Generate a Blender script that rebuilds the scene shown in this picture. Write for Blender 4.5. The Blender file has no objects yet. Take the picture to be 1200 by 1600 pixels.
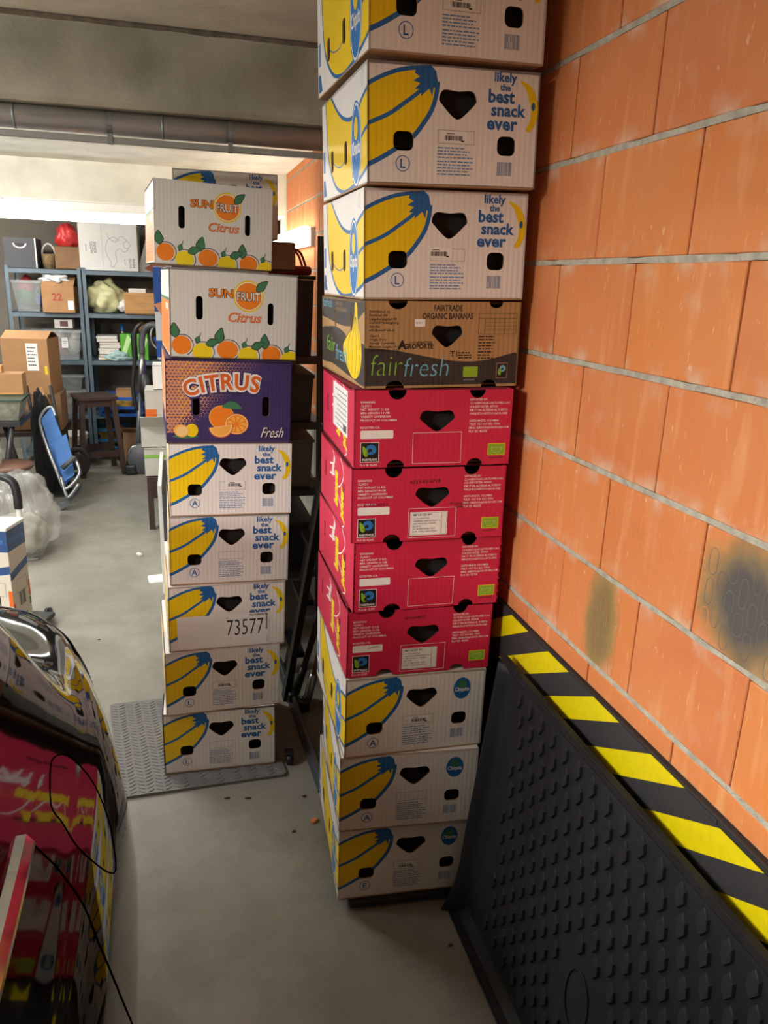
import bpy, bmesh, math, random
from math import pi, sin, cos, radians as RAD
from mathutils import Vector, Matrix, noise
from mathutils.geometry import delaunay_2d_cdt
random.seed(7)
SC = bpy.context.scene
COL = SC.collection

# ------------------------------------------------------------------ camera
H = 1.795
cam_d = bpy.data.cameras.new('camera'); cam = bpy.data.objects.new('camera', cam_d); COL.objects.link(cam)
CR = Vector((0.96633821, -0.25520643, 0.03255987)); CU = Vector((0.04310103, 0.28535599, 0.95745196)); CF = Vector((0.25363906, 0.92381905, -0.28675006))
cam.matrix_world = Matrix(((CR.x, CU.x, -CF.x, 0), (CR.y, CU.y, -CF.y, 0), (CR.z, CU.z, -CF.z, H), (0, 0, 0, 1)))
cam_d.sensor_fit = 'VERTICAL'; cam_d.sensor_height = 24; cam_d.lens = 24 * 1201 / 1600
cam_d.clip_start = .02
SC.camera = cam
# ------------------------------------------------------------------ world, lamps, exposure
w = bpy.data.worlds.new('world'); SC.world = w; w.use_nodes = True
w.node_tree.nodes['Background'].inputs[0].default_value = (.9, .93, 1, 1)
w.node_tree.nodes['Background'].inputs[1].default_value = .02
SC.view_settings.view_transform = 'Standard'; SC.view_settings.look = 'None'
SC.view_settings.gamma = 1; SC.view_settings.use_curve_mapping = False
SC.view_settings.exposure = 0.10
def area(name, loc, size, watts, rotz=0, color=(1, .95, .86)):
    l = bpy.data.lights.new(name, 'AREA'); l.shape = 'RECTANGLE'; l.size, l.size_y = size; l.energy = watts; l.color = color
    o = bpy.data.objects.new(name, l); COL.objects.link(o); o.location = loc; o.rotation_euler = (0, 0, rotz); return o
# each ceiling batten throws its light down (area) and sideways on beams and ceiling (its own glowing tube, built with the fixture; the added fill batten's tube stays unlit)
area('lamp_light', (-3.1, -.45, 2.40), (1.2, .08), 300)
area('lamp_light', (-2.1, .45, 2.40), (1.2, .08), 75)  # fill lamp added to brighten the fronts of the left stack
area('lamp_light', (-2.1, 2.25, 2.40), (.08, 1.2), 31, color=(.96, .97, 1))
area('lamp_light', (-1.65, 4.5, 2.40), (1.2, .08), 18, color=(.93, .97, 1))
area('lamp_light', (-1.9, 7.2, 2.40), (1.2, .08), 14, color=(.93, .97, 1))

def at(px, py, y=None, z=None, x=None):
    "real-world point on the plane y=, z= or x= that the photograph shows at this pixel"
    d = CR * ((px - 600) / 1201) + CU * ((800 - py) / 1201) + CF
    s = y / d.y if y is not None else ((z - H) / d.z if z is not None else x / d.x)
    return Vector((d.x * s, d.y * s, d.z * s + H))

# ------------------------------------------------------------------ materials
MATS = {}
def srgb(c):
    if isinstance(c, str): c = [int(c[i:i + 2], 16) / 255 for i in (0, 2, 4)]
    return tuple(x / 12.92 if x <= .04045 else ((x + .055) / 1.055) ** 2.4 for x in c) + (1,)
def mat(name, color, rough=.6, metal=0, spec=.5, var=0, vscale=8, bump=0, bscale=60, flute=0, alpha=1, coat=0, emit=None, estr=0, trans=0, rvar=0, stretch=None):
    if name in MATS: return MATS[name]
    m = bpy.data.materials.new(name); m.use_nodes = True; N = m.node_tree.nodes; L = m.node_tree.links
    b = N['Principled BSDF']; col = srgb(color)
    b.inputs['Base Color'].default_value = col; b.inputs['Roughness'].default_value = rough; b.inputs['Metallic'].default_value = metal
    b.inputs['Specular IOR Level'].default_value = spec; b.inputs['Coat Weight'].default_value = coat; b.inputs['Coat Roughness'].default_value = .03
    b.inputs['Transmission Weight'].default_value = trans
    tc = N.new('ShaderNodeTexCoord'); co = tc.outputs['Object']
    if stretch:
        mp = N.new('ShaderNodeMapping'); mp.inputs['Scale'].default_value = stretch; L.new(co, mp.inputs[0]); co = mp.outputs[0]
    nt = N.new('ShaderNodeTexNoise'); nt.inputs['Scale'].default_value = vscale; nt.inputs['Detail'].default_value = 6; L.new(co, nt.inputs[0])
    if var:
        mx = N.new('ShaderNodeMixRGB'); mx.inputs[1].default_value = [c * (1 - var) for c in col[:3]] + [1]
        mx.inputs[2].default_value = [min(1, c * (1 + var)) for c in col[:3]] + [1]
        rp = N.new('ShaderNodeMapRange'); rp.inputs[1].default_value = .32; rp.inputs[2].default_value = .68
        L.new(nt.outputs[0], rp.inputs[0]); L.new(rp.outputs[0], mx.inputs[0]); L.new(mx.outputs[0], b.inputs['Base Color'])
    if rvar:
        rr = N.new('ShaderNodeMapRange'); rr.inputs[3].default_value = max(0, rough - rvar); rr.inputs[4].default_value = min(1, rough + rvar)
        L.new(nt.outputs[0], rr.inputs[0]); L.new(rr.outputs[0], b.inputs['Roughness'])
    last = None
    if flute:
        sx = N.new('ShaderNodeSeparateXYZ'); L.new(tc.outputs['Object'], sx.inputs[0])
        ad = N.new('ShaderNodeMath'); ad.operation = 'ADD'; L.new(sx.outputs[0], ad.inputs[0]); L.new(sx.outputs[1], ad.inputs[1])
        mu = N.new('ShaderNodeMath'); mu.operation = 'MULTIPLY'; mu.inputs[1].default_value = 2 * pi / .0130; L.new(ad.outputs[0], mu.inputs[0])
        sn = N.new('ShaderNodeMath'); sn.operation = 'SINE'; L.new(mu.outputs[0], sn.inputs[0])
        n2 = N.new('ShaderNodeTexNoise'); n2.inputs['Scale'].default_value = 9; L.new(tc.outputs['Object'], n2.inputs[0])
        m2 = N.new('ShaderNodeMath'); m2.operation = 'MULTIPLY'; L.new(sn.outputs[0], m2.inputs[0]); L.new(n2.outputs[0], m2.inputs[1])
        # broad dents and vertical creases of handled board
        mp2 = N.new('ShaderNodeMapping'); mp2.inputs['Scale'].default_value = (1, 1, .12); L.new(tc.outputs['Object'], mp2.inputs[0])
        n3 = N.new('ShaderNodeTexNoise'); n3.inputs['Scale'].default_value = 30; n3.inputs['Detail'].default_value = 3; L.new(mp2.outputs[0], n3.inputs[0])
        m3 = N.new('ShaderNodeMath'); m3.operation = 'MULTIPLY_ADD'; m3.inputs[1].default_value = 2.2; L.new(n3.outputs[0], m3.inputs[0]); L.new(m2.outputs[0], m3.inputs[2])
        bp = N.new('ShaderNodeBump'); bp.inputs['Strength'].default_value = flute; bp.inputs['Distance'].default_value = .0012
        L.new(m3.outputs[0], bp.inputs['Height']); last = bp
    if bump:
        n4 = N.new('ShaderNodeTexNoise'); n4.inputs['Scale'].default_value = bscale; n4.inputs['Detail'].default_value = 5; L.new(co, n4.inputs[0])
        bp = N.new('ShaderNodeBump'); bp.inputs['Strength'].default_value = bump; bp.inputs['Distance'].default_value = .01
        L.new(n4.outputs[0], bp.inputs['Height'])
        if last: L.new(last.outputs[0], bp.inputs['Normal'])
        last = bp
    if last: L.new(last.outputs[0], b.inputs['Normal'])
    if emit: b.inputs['Emission Color'].default_value = srgb(emit); b.inputs['Emission Strength'].default_value = estr
    if alpha < 1: b.inputs['Alpha'].default_value = alpha
    MATS[name] = m; return m

WHITE = mat('white_board', 'E9E4DF', .55, flute=.22, var=.04, vscale=5)
WHITE2 = mat('white_citrus_board', 'DAD8D4', .6, flute=.15, var=.03, vscale=5)
KRAFT = mat('kraft_board', 'B08A5C', .7, flute=.35, var=.08, vscale=12)
KRAFT_P = mat('plain_kraft', 'A98663', .75, var=.1, vscale=10)
YELLOW = mat('yellow_print', 'F2CC06', .5, flute=.2, var=.03)
BLUE = mat('blue_print', '1F64A4', .5, flute=.35)
BLUE_L = mat('light_blue_print', '2876BC', .5)
RED = mat('red_board', 'CB2149', .5, flute=.18, var=.06, vscale=4)
RED_IN = mat('red_edge', '8A2236', .7)
DARKP = mat('charcoal_print', '34302E', .6, flute=.3)
BLACK = mat('black_print', '17171A', .5)
GREYP = mat('grey_print', '6F7888', .6)
GREYB = mat('blue_grey_print', '6E8EB8', .6)
INKW = mat('white_ink', 'F4E9E6', .6)
LABEL = mat('white_label', 'EFEDEA', .45, var=.03)
LABEL_G = mat('grey_label', 'DCD6D0', .5)
GREEN = mat('leaf_green_print', '3E7B55', .5)
LIME = mat('lime_print', '8DB52A', .5)
GREENL = mat('fair_green_print', '7DB546', .5)
CYANL = mat('fresh_blue_print', '6EB4CE', .5)
ORANGE = mat('orange_print', 'F2831B', .5)
ORANGE_D = mat('deep_orange_print', 'D9651C', .5)
ORANGE_L = mat('light_orange_print', 'F7B24A', .5)
PALE_O = mat('pale_orange_print', 'F7CF8A', .5)
NAVY = mat('navy_board', '3A2F63', .5, flute=.15, var=.06)
LEMON = mat('lemon_print', 'F1D417', .5)
PEACH = mat('peach_print', 'E39A6C', .55)

# ------------------------------------------------------------------ mesh helpers
def link(o, parent=None):
    COL.objects.link(o)
    if parent is not None: o.parent = parent
    return o
def mesh_obj(name, verts, faces, mats, fm=None, parent=None, smooth=False):
    me = bpy.data.meshes.new(name); me.from_pydata([tuple(v) for v in verts], [], faces)
    for m in mats: me.materials.append(m)
    if fm: me.polygons.foreach_set('material_index', fm)
    if smooth: me.polygons.foreach_set('use_smooth', [True] * len(me.polygons))
    me.update(); return link(bpy.data.objects.new(name, me), parent)
def tag(o, label, cat, group=None):
    o['label'] = label; o['category'] = cat
    if group: o['group'] = group
    return o
def thing(name, label, cat, loc=(0, 0, 0), rot=(0, 0, 0), group=None):
    o = bpy.data.objects.new(name, None); COL.objects.link(o); o.location = loc; o.rotation_euler = rot
    o.empty_display_size = .05
    return tag(o, label, cat, group)
def struct(o): o['kind'] = 'structure'; return o

class MB:
    def __init__(s): s.v = []; s.f = []; s.m = []; s.mats = []; s.sm = []
    def mi(s, m):
        if m not in s.mats: s.mats.append(m)
        return s.mats.index(m)
    def add(s, vs, fs, m, smooth=False, M=None):
        b = len(s.v); i = s.mi(m)
        for v in vs: s.v.append(M @ Vector(v) if M else Vector(v))
        for f in fs: s.f.append([b + k for k in f]); s.m.append(i); s.sm.append(smooth)
        return s
    def box(s, a, b, m, M=None, taper=0, bev=0):
        x0, y0, z0 = a; x1, y1, z1 = b
        if bev:
            bm = bmesh.new(); bmesh.ops.create_cube(bm, size=1)
            for v in bm.verts: v.co = Vector(((x0 + x1) / 2 + v.co.x * (x1 - x0), (y0 + y1) / 2 + v.co.y * (y1 - y0), (z0 + z1) / 2 + v.co.z * (z1 - z0)))
            bmesh.ops.bevel(bm, geom=bm.edges[:], offset=bev, segments=2, affect='EDGES', profile=.5)
            bm.verts.index_update(); vs = [v.co.copy() for v in bm.verts]; fs = [[v.index for v in f.verts] for f in bm.faces]; bm.free()
            return s.add(vs, fs, m, False, M)
        t = taper
        vs = [(x0 + t, y0 + t, z0), (x1 - t, y0 + t, z0), (x1 - t, y1 - t, z0), (x0 + t, y1 - t, z0), (x0, y0, z1), (x1, y0, z1), (x1, y1, z1), (x0, y1, z1)]
        return s.add(vs, [(0, 3, 2, 1), (4, 5, 6, 7), (0, 1, 5, 4), (1, 2, 6, 5), (2, 3, 7, 6), (3, 0, 4, 7)], m, False, M)
    def tube(s, pts, r, m, n=10, caps=True, M=None, closed=False):
        pts = [Vector(p) for p in pts]; rs = r if isinstance(r, (list, tuple)) else [r] * len(pts); vs = []; fs = []
        up = None
        for i, p in enumerate(pts):
            a = pts[i - 1] if (i or closed) else p; b = pts[(i + 1) % len(pts)] if (i < len(pts) - 1 or closed) else p
            t = (b - a).normalized()
            if up is None: up = Vector((0, 0, 1)) if abs(t.z) < .9 else Vector((1, 0, 0))
            u = (up - t * up.dot(t)).normalized(); up = u; q = t.cross(u)
            for k in range(n):
                an = 2 * pi * k / n; vs.append(p + (u * cos(an) + q * sin(an)) * rs[i])
        R = len(pts)
        for i in range(R if closed else R - 1):
            j = (i + 1) % R
            for k in range(n): fs.append((i * n + k, i * n + (k + 1) % n, j * n + (k + 1) % n, j * n + k))
        if caps and not closed: fs += [tuple(range(n - 1, -1, -1)), tuple((R - 1) * n + k for k in range(n))]
        return s.add(vs, fs, m, True, M)
    def lathe(s, prof, m, n=20, M=None, c=(0, 0, 0)):
        vs = []; fs = []
        for r, z in prof:
            for k in range(n): vs.append((c[0] + r * cos(2 * pi * k / n), c[1] + r * sin(2 * pi * k / n), c[2] + z))
        for i in range(len(prof) - 1):
            for k in range(n): fs.append((i * n + k, i * n + (k + 1) % n, (i + 1) * n + (k + 1) % n, (i + 1) * n + k))
        return s.add(vs, fs, m, True, M)
    def prism(s, poly, d0, d1, m, fn=None, M=None):
        "poly of (u,v) extruded between depths; fn(u,v,d)->xyz"
        fn = fn or (lambda u, v, d: (u, d, v)); n = len(poly)
        vs = [fn(u, v, d0) for u, v in poly] + [fn(u, v, d1) for u, v in poly]
        fs = [tuple(range(n)), tuple(range(2 * n - 1, n - 1, -1))] + [(i, i + n, (i + 1) % n + n, (i + 1) % n) for i in range(n)]
        return s.add(vs, fs, m, False, M)
    def build(s, name, parent=None):
        o = mesh_obj(name, s.v, s.f, s.mats, s.m, parent)
        o.data.polygons.foreach_set('use_smooth', s.sm); return o

def smoothline(pts, n=6, closed=False):
    P = [Vector(p) for p in pts]; out = []; L = len(P)
    for i in range(L if closed else L - 1):
        g = (lambda k: P[k % L]) if closed else (lambda k: P[max(0, min(L - 1, k))])
        a, b, c, d = g(i - 1), g(i), g(i + 1), g(i + 2)
        for j in range(n):
            t = j / n
            out.append(.5 * ((2 * b) + (c - a) * t + (2 * a - 5 * b + 4 * c - d) * t * t + (3 * b - a - 3 * c + d) * t ** 3))
    if not closed: out.append(P[-1])
    return [tuple(p) for p in out]
def stroke(pts, wd):
    "polyline -> polygon; wd a number or one per point"
    P = [Vector(p) for p in pts]; W = wd if isinstance(wd, (list, tuple)) else [wd] * len(P); l = []; r = []
    for i, p in enumerate(P):
        t = (P[min(i + 1, len(P) - 1)] - P[max(i - 1, 0)]).normalized(); nn = Vector((-t.y, t.x)) * W[i] / 2
        l.append(tuple(p + nn)); r.append(tuple(p - nn))
    return l + r[::-1]
def ell(cx, cy, rx, ry, n=24, a0=0, a1=2 * pi, rot=0):
    full = abs(a1 - a0 - 2 * pi) < 1e-6; out = []
    for k in range(n if full else n + 1):
        a = a0 + (a1 - a0) * k / n; x = rx * cos(a); y = ry * sin(a); out.append((cx + x * cos(rot) - y * sin(rot), cy + x * sin(rot) + y * cos(rot)))
    return out
def rrect(x0, y0, x1, y1, r, n=4):
    o = []
    for cx, cy, a in ((x1 - r, y0 + r, -pi / 2), (x1 - r, y1 - r, 0), (x0 + r, y1 - r, pi / 2), (x0 + r, y0 + r, pi)):
        for k in range(n + 1): t = a + pi / 2 * k / n; o.append((cx + r * cos(t), cy + r * sin(t)))
    return o
def inside(p, poly):
    x, y = p; c = False; j = len(poly) - 1
    for i in range(len(poly)):
        xi, yi = poly[i]; xj, yj = poly[j]
        if (yi > y) != (yj > y) and x < (xj - xi) * (y - yi) / (yj - yi) + xi: c = not c
        j = i
    return c
def panel(name, w, h, base, layers, holes, parent, fn, th=.004, edge=None):
    "a printed board: one flat sheet cut into colour regions by its print, real hand holes with thickness"
    rect = [(0, 0), (w, 0), (w, h), (0, h)]
    V = []; Ed = []
    for poly in [rect] + [l[0] for l in layers] + holes:
        b = len(V); n = len(poly)
        for x, y in poly: V.append(Vector((x, y)))
        Ed += [(b + i, b + (i + 1) % n) for i in range(n)]
    vo, eo, fo, _, _, _ = delaunay_2d_cdt(V, Ed, [], 0, 1e-6)
    mats = [base] + [m for m in dict.fromkeys(l[1] for l in layers) if m != base] + [edge or KRAFT_P]
    F = []; FM = []
    for f in fo:
        c = (vo[f[0]] + vo[f[1]] + vo[f[2]]) / 3
        if not (0 < c.x < w and 0 < c.y < h): continue
        if any(inside(c, hh) for hh in holes): continue
        m = base
        for poly, mm in layers:
            if inside(c, poly): m = mm
        F.append(tuple(f)); FM.append(mats.index(m))
    cnt = {}
    for f in F:
        for i in range(3):
            k = (f[i], f[(i + 1) % 3]); kk = (min(k), max(k)); cnt[kk] = None if kk in cnt else k
    nV = len(vo); verts = [fn(v.x, v.y, 0) for v in vo] + [fn(v.x, v.y, th) for v in vo]
    for kk, k in list(cnt.items()):
        if k: F.append((k[1], k[0], k[0] + nV, k[1] + nV)); FM.append(len(mats) - 1)
    nf = len([1 for f in F if len(f) == 3])
    for f in F[:nf]: F.append((f[2] + nV, f[1] + nV, f[0] + nV)); FM.append(len(mats) - 1)
    o = mesh_obj(name, verts, F, mats, FM, parent); 
    bm = bmesh.new(); bm.from_mesh(o.data); bmesh.ops.delete(bm, geom=[v for v in bm.verts if not v.link_faces], context='VERTS'); bm.to_mesh(o.data); bm.free()
    return o

_T = {}
def text_geo(body, bold=0, shear=0, res=2, spacing=1, ls=1):
    k = (body, bold, shear, res, spacing, ls)
    if k in _T: return _T[k]
    c = bpy.data.curves.new('t', 'FONT'); c.body = body; c.offset = bold; c.shear = shear; c.resolution_u = res; c.fill_mode = 'FRONT'; c.space_character = spacing; c.space_line = ls
    o = bpy.data.objects.new('t', c); me = bpy.data.meshes.new_from_object(o)
    vs = [(v.co.x, v.co.y) for v in me.vertices]; fs = [tuple(p.vertices) for p in me.polygons]
    bpy.data.objects.remove(o); bpy.data.curves.remove(c); bpy.data.meshes.remove(me)
    _T[k] = (vs, fs); return _T[k]
class Print:
    "flat ink laid on a board face"
    def __init__(s, fn): s.mb = MB(); s.fn = fn
    def P(s, x, y, lay): return s.fn(x, y, -.0003 - .00015 * lay)
    def text(s, body, x, y, size, m, lay=1, bold=0, shear=0, align='l', width=None, rot=0, res=2, warp=None, spacing=1, ls=1, vscale=1):
        vs, fs = text_geo(body, bold, shear, res, spacing, ls)
        if not vs: return
        x0 = min(v[0] for v in vs); x1 = max(v[0] for v in vs); kx = size
        if width: kx = width / (x1 - x0)
        off = {'l': -x0, 'c': -(x0 + x1) / 2, 'r': -x1}[align]
        out = []
        for vx, vy in vs:
            u = (vx + off) * kx; v = vy * size * vscale
            if warp: u, v = warp(u, v)
            out.append(s.P(x + u * cos(rot) - v * sin(rot), y + u * sin(rot) + v * cos(rot), lay))
        s.mb.add(out, fs, m)
    def poly(s, pts, m, lay=0):
        vs = [Vector(p) for p in pts]; n = len(vs)
        if n <= 4: s.mb.add([s.P(x, y, lay) for x, y in pts], [tuple(range(n))], m); return
        vo, eo, fo, _, _, _ = delaunay_2d_cdt(vs, [(i, (i + 1) % n) for i in range(n)], [], 0, 1e-6)
        F = [tuple(f) for f in fo if inside((vo[f[0]] + vo[f[1]] + vo[f[2]]) / 3, pts)]
        s.mb.add([s.P(v.x, v.y, lay) for v in vo], F, m)
    def rect(s, x0, y0, x1, y1, m, lay=0): s.poly([(x0, y0), (x1, y0), (x1, y1), (x0, y1)], m, lay)
    def frame(s, x0, y0, x1, y1, t, m, lay=0):
        for a in ((x0, y0, x1, y0 + t), (x0, y1 - t, x1, y1), (x0, y0, x0 + t, y1), (x1 - t, y0, x1, y1)): s.rect(*a, m, lay)
    def ring(s, cx, cy, rx, ry, t, m, lay=0, n=28):
        o = ell(cx, cy, rx, ry, n); i = ell(cx, cy, rx - t, ry - t, n)
        s.mb.add([s.P(x, y, lay) for x, y in o + i], [(k, (k + 1) % n, n + (k + 1) % n, n + k) for k in range(n)], m)
    def lines(s, x0, y1, x1, n, dy, t, m, lay=0, seed=1):
        r = random.Random(seed)
        for k in range(n):
            y = y1 - k * dy; x = x0; e = x0 + (x1 - x0) * r.uniform(.7, 1)
            while x < e:
                wd = min(r.uniform(.004, .016), e - x); s.rect(x, y - t, x + wd, y, m, lay); x += wd + .0022
    def barcode(s, x0, y0, x1, y1, m, lay=0, seed=3, step=.0012):
        r = random.Random(seed); x = x0
        while x < x1: wd = r.choice((.6, 1, 1.6)) * step; s.rect(x, y0, min(x + wd, x1), y1, m, lay); x += wd + r.choice((.6, 1, 1.4)) * step
    def build(s, name, parent): return s.mb.build(name, parent)
    def cut(s, name, parent, out=None):
        o = s.mb.build(name, parent); s.mb = MB()
        if out is not None: out.append(o)
        return o

FRONT = lambda u, v, d: (u, d, v)
def SIDE(D): return lambda u, v, d: (d, u, v)          # left side, u measured from the front edge backwards

# ------------------------------------------------------------------ printed fruit boxes
def shell(W, D, h, m, parent, lid=None, th=.004, y0=0):
    mb = MB()
    mb.box((W - th, 0, 0), (W, D, h), m); mb.box((0, D - th, 0), (W, D, h), m)
    mb.box((.0, y0, 0), (W, D, th), KRAFT_P); SHADE_IN = mat('box_inside_shade', '1E1B1A', .8); e = .006
    mb.box((W - th - e, .03, th), (W - th - .001, D - th, h - .02), SHADE_IN); mb.box((th, .03, th + .001), (W - th, D - th, th + e), SHADE_IN); mb.box((th, D - th - e, th), (W - th, D - th - .001, h - .02), SHADE_IN); mb.box((th + .001, .03, th), (th + e, D - th, h - .02), SHADE_IN); mb.box((th, .030, th), (W - th, .034, h - .02), SHADE_IN)  # dark sheets paint the inner shade seen through the hand holes
    for a, b in (((0, y0, h - th), (W, D * .32, h)), ((0, D * .68, h - th), (W, D, h)), ((0, y0, h - th * 1.5), (W * .25, D, h - .001)), ((W * .75, y0, h - th * 1.5), (W, D, h - .001))): mb.box(a, b, lid or m)
    return mb.build('box_shell', parent)
def seam(W, D, h, parent, m=KRAFT_P):
    "kraft core edge showing along the bottom rim"
    mb = MB(); mb.box((.004, -.0012, -.001), (W - .004, .002, .0022), m); mb.box((-.0012, .004, -.001), (.002, D - .004, .0022), m)
    return mb.build('bottom_edge', parent)

def tri_hole(cx, cy, w, h):
    return smoothline([(cx - w / 2, cy + h * .18), (cx - w * .38, cy + h / 2), (cx, cy + h * .47), (cx + w * .38, cy + h / 2), (cx + w / 2, cy + h * .18), (cx + w * .42, cy - h * .02), (cx + w * .1, cy - h * .47), (cx - w * .1, cy - h * .47), (cx - w * .42, cy - h * .02)], 4, True)

_cache = {}
def banana_faces(kind):
    "kind: 'snack' or 'oval'"
    if kind in _cache: return _cache[kind]
    W, D, h = .40, .499, .2415
    tmp = bpy.data.objects.new('tmp', None)
    U = lambda x, y: ((x - 280) / 805 * W, (880 - y) / 572 * h)      # traced proportions of the print on the face
    top = smoothline([U(270, 422), U(330, 385), U(400, 352), U(470, 333), U(530, 326)], 6)
    low = smoothline([U(596, 385), U(590, 450), U(570, 520), U(530, 590), U(480, 655), U(400, 715), U(330, 762), U(270, 795)], 6)
    outer = top + [U(560, 320), U(590, 350)] + low
    outer = [(-.01, outer[0][1])] + outer + [(-.01, low[-1][1])]
    upper = [(-.01, U(0, 422)[1])] + top + [U(545, 350), U(505, 440)] + smoothline([U(505, 440), U(440, 490), U(380, 535), U(310, 575), U(270, 592)], 5) + [(-.01, U(0, 596)[1])]
    stripe = stroke(smoothline([(-.01, U(0, 605)[1]), U(310, 582), U(380, 545), U(450, 490), U(510, 440), U(560, 385)], 6), .0085)
    edge_t = stroke([(-.01, U(0, 428)[1])] + top, .0085)
    edge_b = stroke(low[::-1][:], .010)
    tip = [U(500, 328), U(530, 318), U(562, 312), U(588, 338), U(597, 385), U(590, 420), U(578, 412), U(572, 456), U(558, 420), U(520, 458), U(524, 425), U(492, 425), U(516, 398), U(484, 388), U(514, 368), U(490, 352)]
    layers = [(outer, YELLOW), (edge_t, BLUE), (edge_b, BLUE), (stripe, BLUE), (tip, BLUE)]
    if kind == 'snack':
        holes = [tri_hole(.205, .166, .088, .056), rrect(.058, .069, .104, .108, .013), rrect(.302, .068, .346, .108, .013)]
    else:
        holes = [tri_hole(.215, .168, .088, .056), rrect(.060, .066, .106, .104, .013), rrect(.306, .074, .350, .112, .013)]
    f = panel('front_panel', W, h, WHITE, layers, holes, tmp, FRONT)
    # side: the lower end of the banana wraps round the corner
    k = D
    S = lambda s, v: (s * k, v * h)
    body = smoothline([S(-.02, .80), S(.10, .735), S(.20, .66), S(.33, .64), S(.48, .70), S(.62, .82), S(.78, 1.02)], 5) + smoothline([S(.90, 1.02), S(.885, .80), S(.86, .52), S(.80, .30), S(.66, .10), S(.5, .02), S(.36, .015), S(.20, .05), S(.08, .10), S(-.02, .155)], 5)
    e1 = stroke(smoothline([S(-.02, .80), S(.10, .735), S(.20, .66), S(.33, .64), S(.48, .70), S(.62, .82), S(.78, 1.02)], 5), .009)
    e2 = stroke(smoothline([S(.90, 1.02), S(.885, .80), S(.86, .52), S(.80, .30), S(.66, .10), S(.5, .02), S(.36, .015), S(.20, .05), S(.08, .10), S(-.02, .155)], 5), .009)
    e3 = stroke(smoothline([S(-.02, .48), S(.05, .46), S(.11, .42)], 4), .0085)
    e4 = stroke(smoothline([S(.40, .33), S(.52, .27), S(.64, .29), S(.74, .36)], 5), .003)
    o1 = ell(.215 * k, .38 * h, .052, .092, 28); o2 = ell(.215 * k, .38 * h, .048, .087, 28); o3 = ell(.215 * k, .38 * h, .044, .082, 28)
    e5 = [S(.90, .05), S(.985, .05), S(.985, .22), S(.94, .22)]
    e6 = [S(.93, .30), S(.985, .30), S(.985, .52), S(.93, .52)]
    sl = [(body, YELLOW), (e1, BLUE), (e2, BLUE), (e3, BLUE), (e4, BLUE), (e5, BLUE), (e6, GREYB), (o1, BLUE), (o2, LABEL), (o3, BLUE_L)]
    s = panel('side_panel', D, h, WHITE, sl, [rrect(.40 * k, .26 * h, .40 * k + .030, .26 * h + .052, .012), rrect(.72 * k, .26 * h, .72 * k + .030, .26 * h + .052, .012)], tmp, SIDE(D))
    pr = Print(FRONT); ex = []
    if kind == 'snack':
        bx = .292
        pr.text('likely', bx + .024, .218, .026, BLUE, bold=.03, align='c')
        pr.text('the', bx + .024, .2005, .019, BLUE, bold=.03, align='c')
        pr.text('best', bx - .006 + .022, .176, .037, BLUE, bold=.032, align='c')
        pr.text('snack', bx + .034, .1495, .035, BLUE, bold=.032, align='c', width=.084)
        pr.text('ever', bx + .020, .1215, .037, BLUE, bold=.032, align='c', width=.075)
        pr.cut('slogan_lettering', tmp, ex)
        ban = smoothline([(.352, .222), (.372, .208), (.384, .185), (.389, .160), (.384, .136), (.372, .121)], 6)
        pr.poly(stroke(ban, [.003, .004, .006, .008, .010, .012, .0135, .015, .016, .017, .0175, .018, .018, .018, .018, .018, .018, .0175, .017, .0165, .016, .0155, .015, .0145, .014, .0135, .013, .0125, .012, .010, .006][:len(ban)]), YELLOW, 1)
        pr.poly(ell(.3855, .172, .0045, .0085, 14), BLUE, 2)
        pr.cut('small_banana_print', tmp, ex); pr.barcode(.304, .026, .340, .055, GREYB, seed=5); pr.cut('printed_barcode', tmp, ex); bx0 = .160
    else:
        pr.poly(ell(.332, .187, .0255, .0335), BLUE_L, 1); pr.poly(ell(.332, .187, .0235, .0315), BLUE, 2)
        pr.poly(ell(.332, .199, .013, .013), GREEN, 3)
        pr.text('Chiquita', .332, .178, .017, LABEL, lay=4, bold=.03, shear=.15, align='c', width=.042)
        pr.cut('round_seal', tmp, ex); pr.barcode(.306, .032, .342, .060, GREYB, seed=5); pr.cut('printed_barcode', tmp, ex); bx0 = .165
    pr.frame(bx0, .087, bx0 + .086, .115, .0008, GREYP)
    pr.lines(bx0, .080, bx0 + .086, 4, .0065, .0028, GREYB, seed=1)
    pr.lines(bx0, .052, bx0 + .086, 5, .0065, .0028, GREYB, seed=2)
    p = pr.build('fine_print', tmp); p['kind'] = 'stuff'
    ps = Print(SIDE(D))
    ps.text('Chiquita', .215 * k, .30 * h, .040, LABEL, bold=.03, shear=.1, align='c', width=.078, rot=0, warp=lambda u, v: (-u, v))
    ps.poly(ell(.215 * k, .52 * h, .018, .024), YELLOW, 1)
    q = ps.cut('printed_seal', tmp)
    ps.ring(.09 * k, .90 * h, .010, .016, .0012, GREYP, n=18); ps.cut('side_size_mark', tmp, ex)
    _cache[kind] = (W, D, h, [(o.name.split('.')[0], o.data) for o in [f, s, p, q] + ex])
    for o in [f, s, p, q] + ex: bpy.data.objects.remove(o)
    bpy.data.objects.remove(tmp)
    return _cache[kind]

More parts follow.
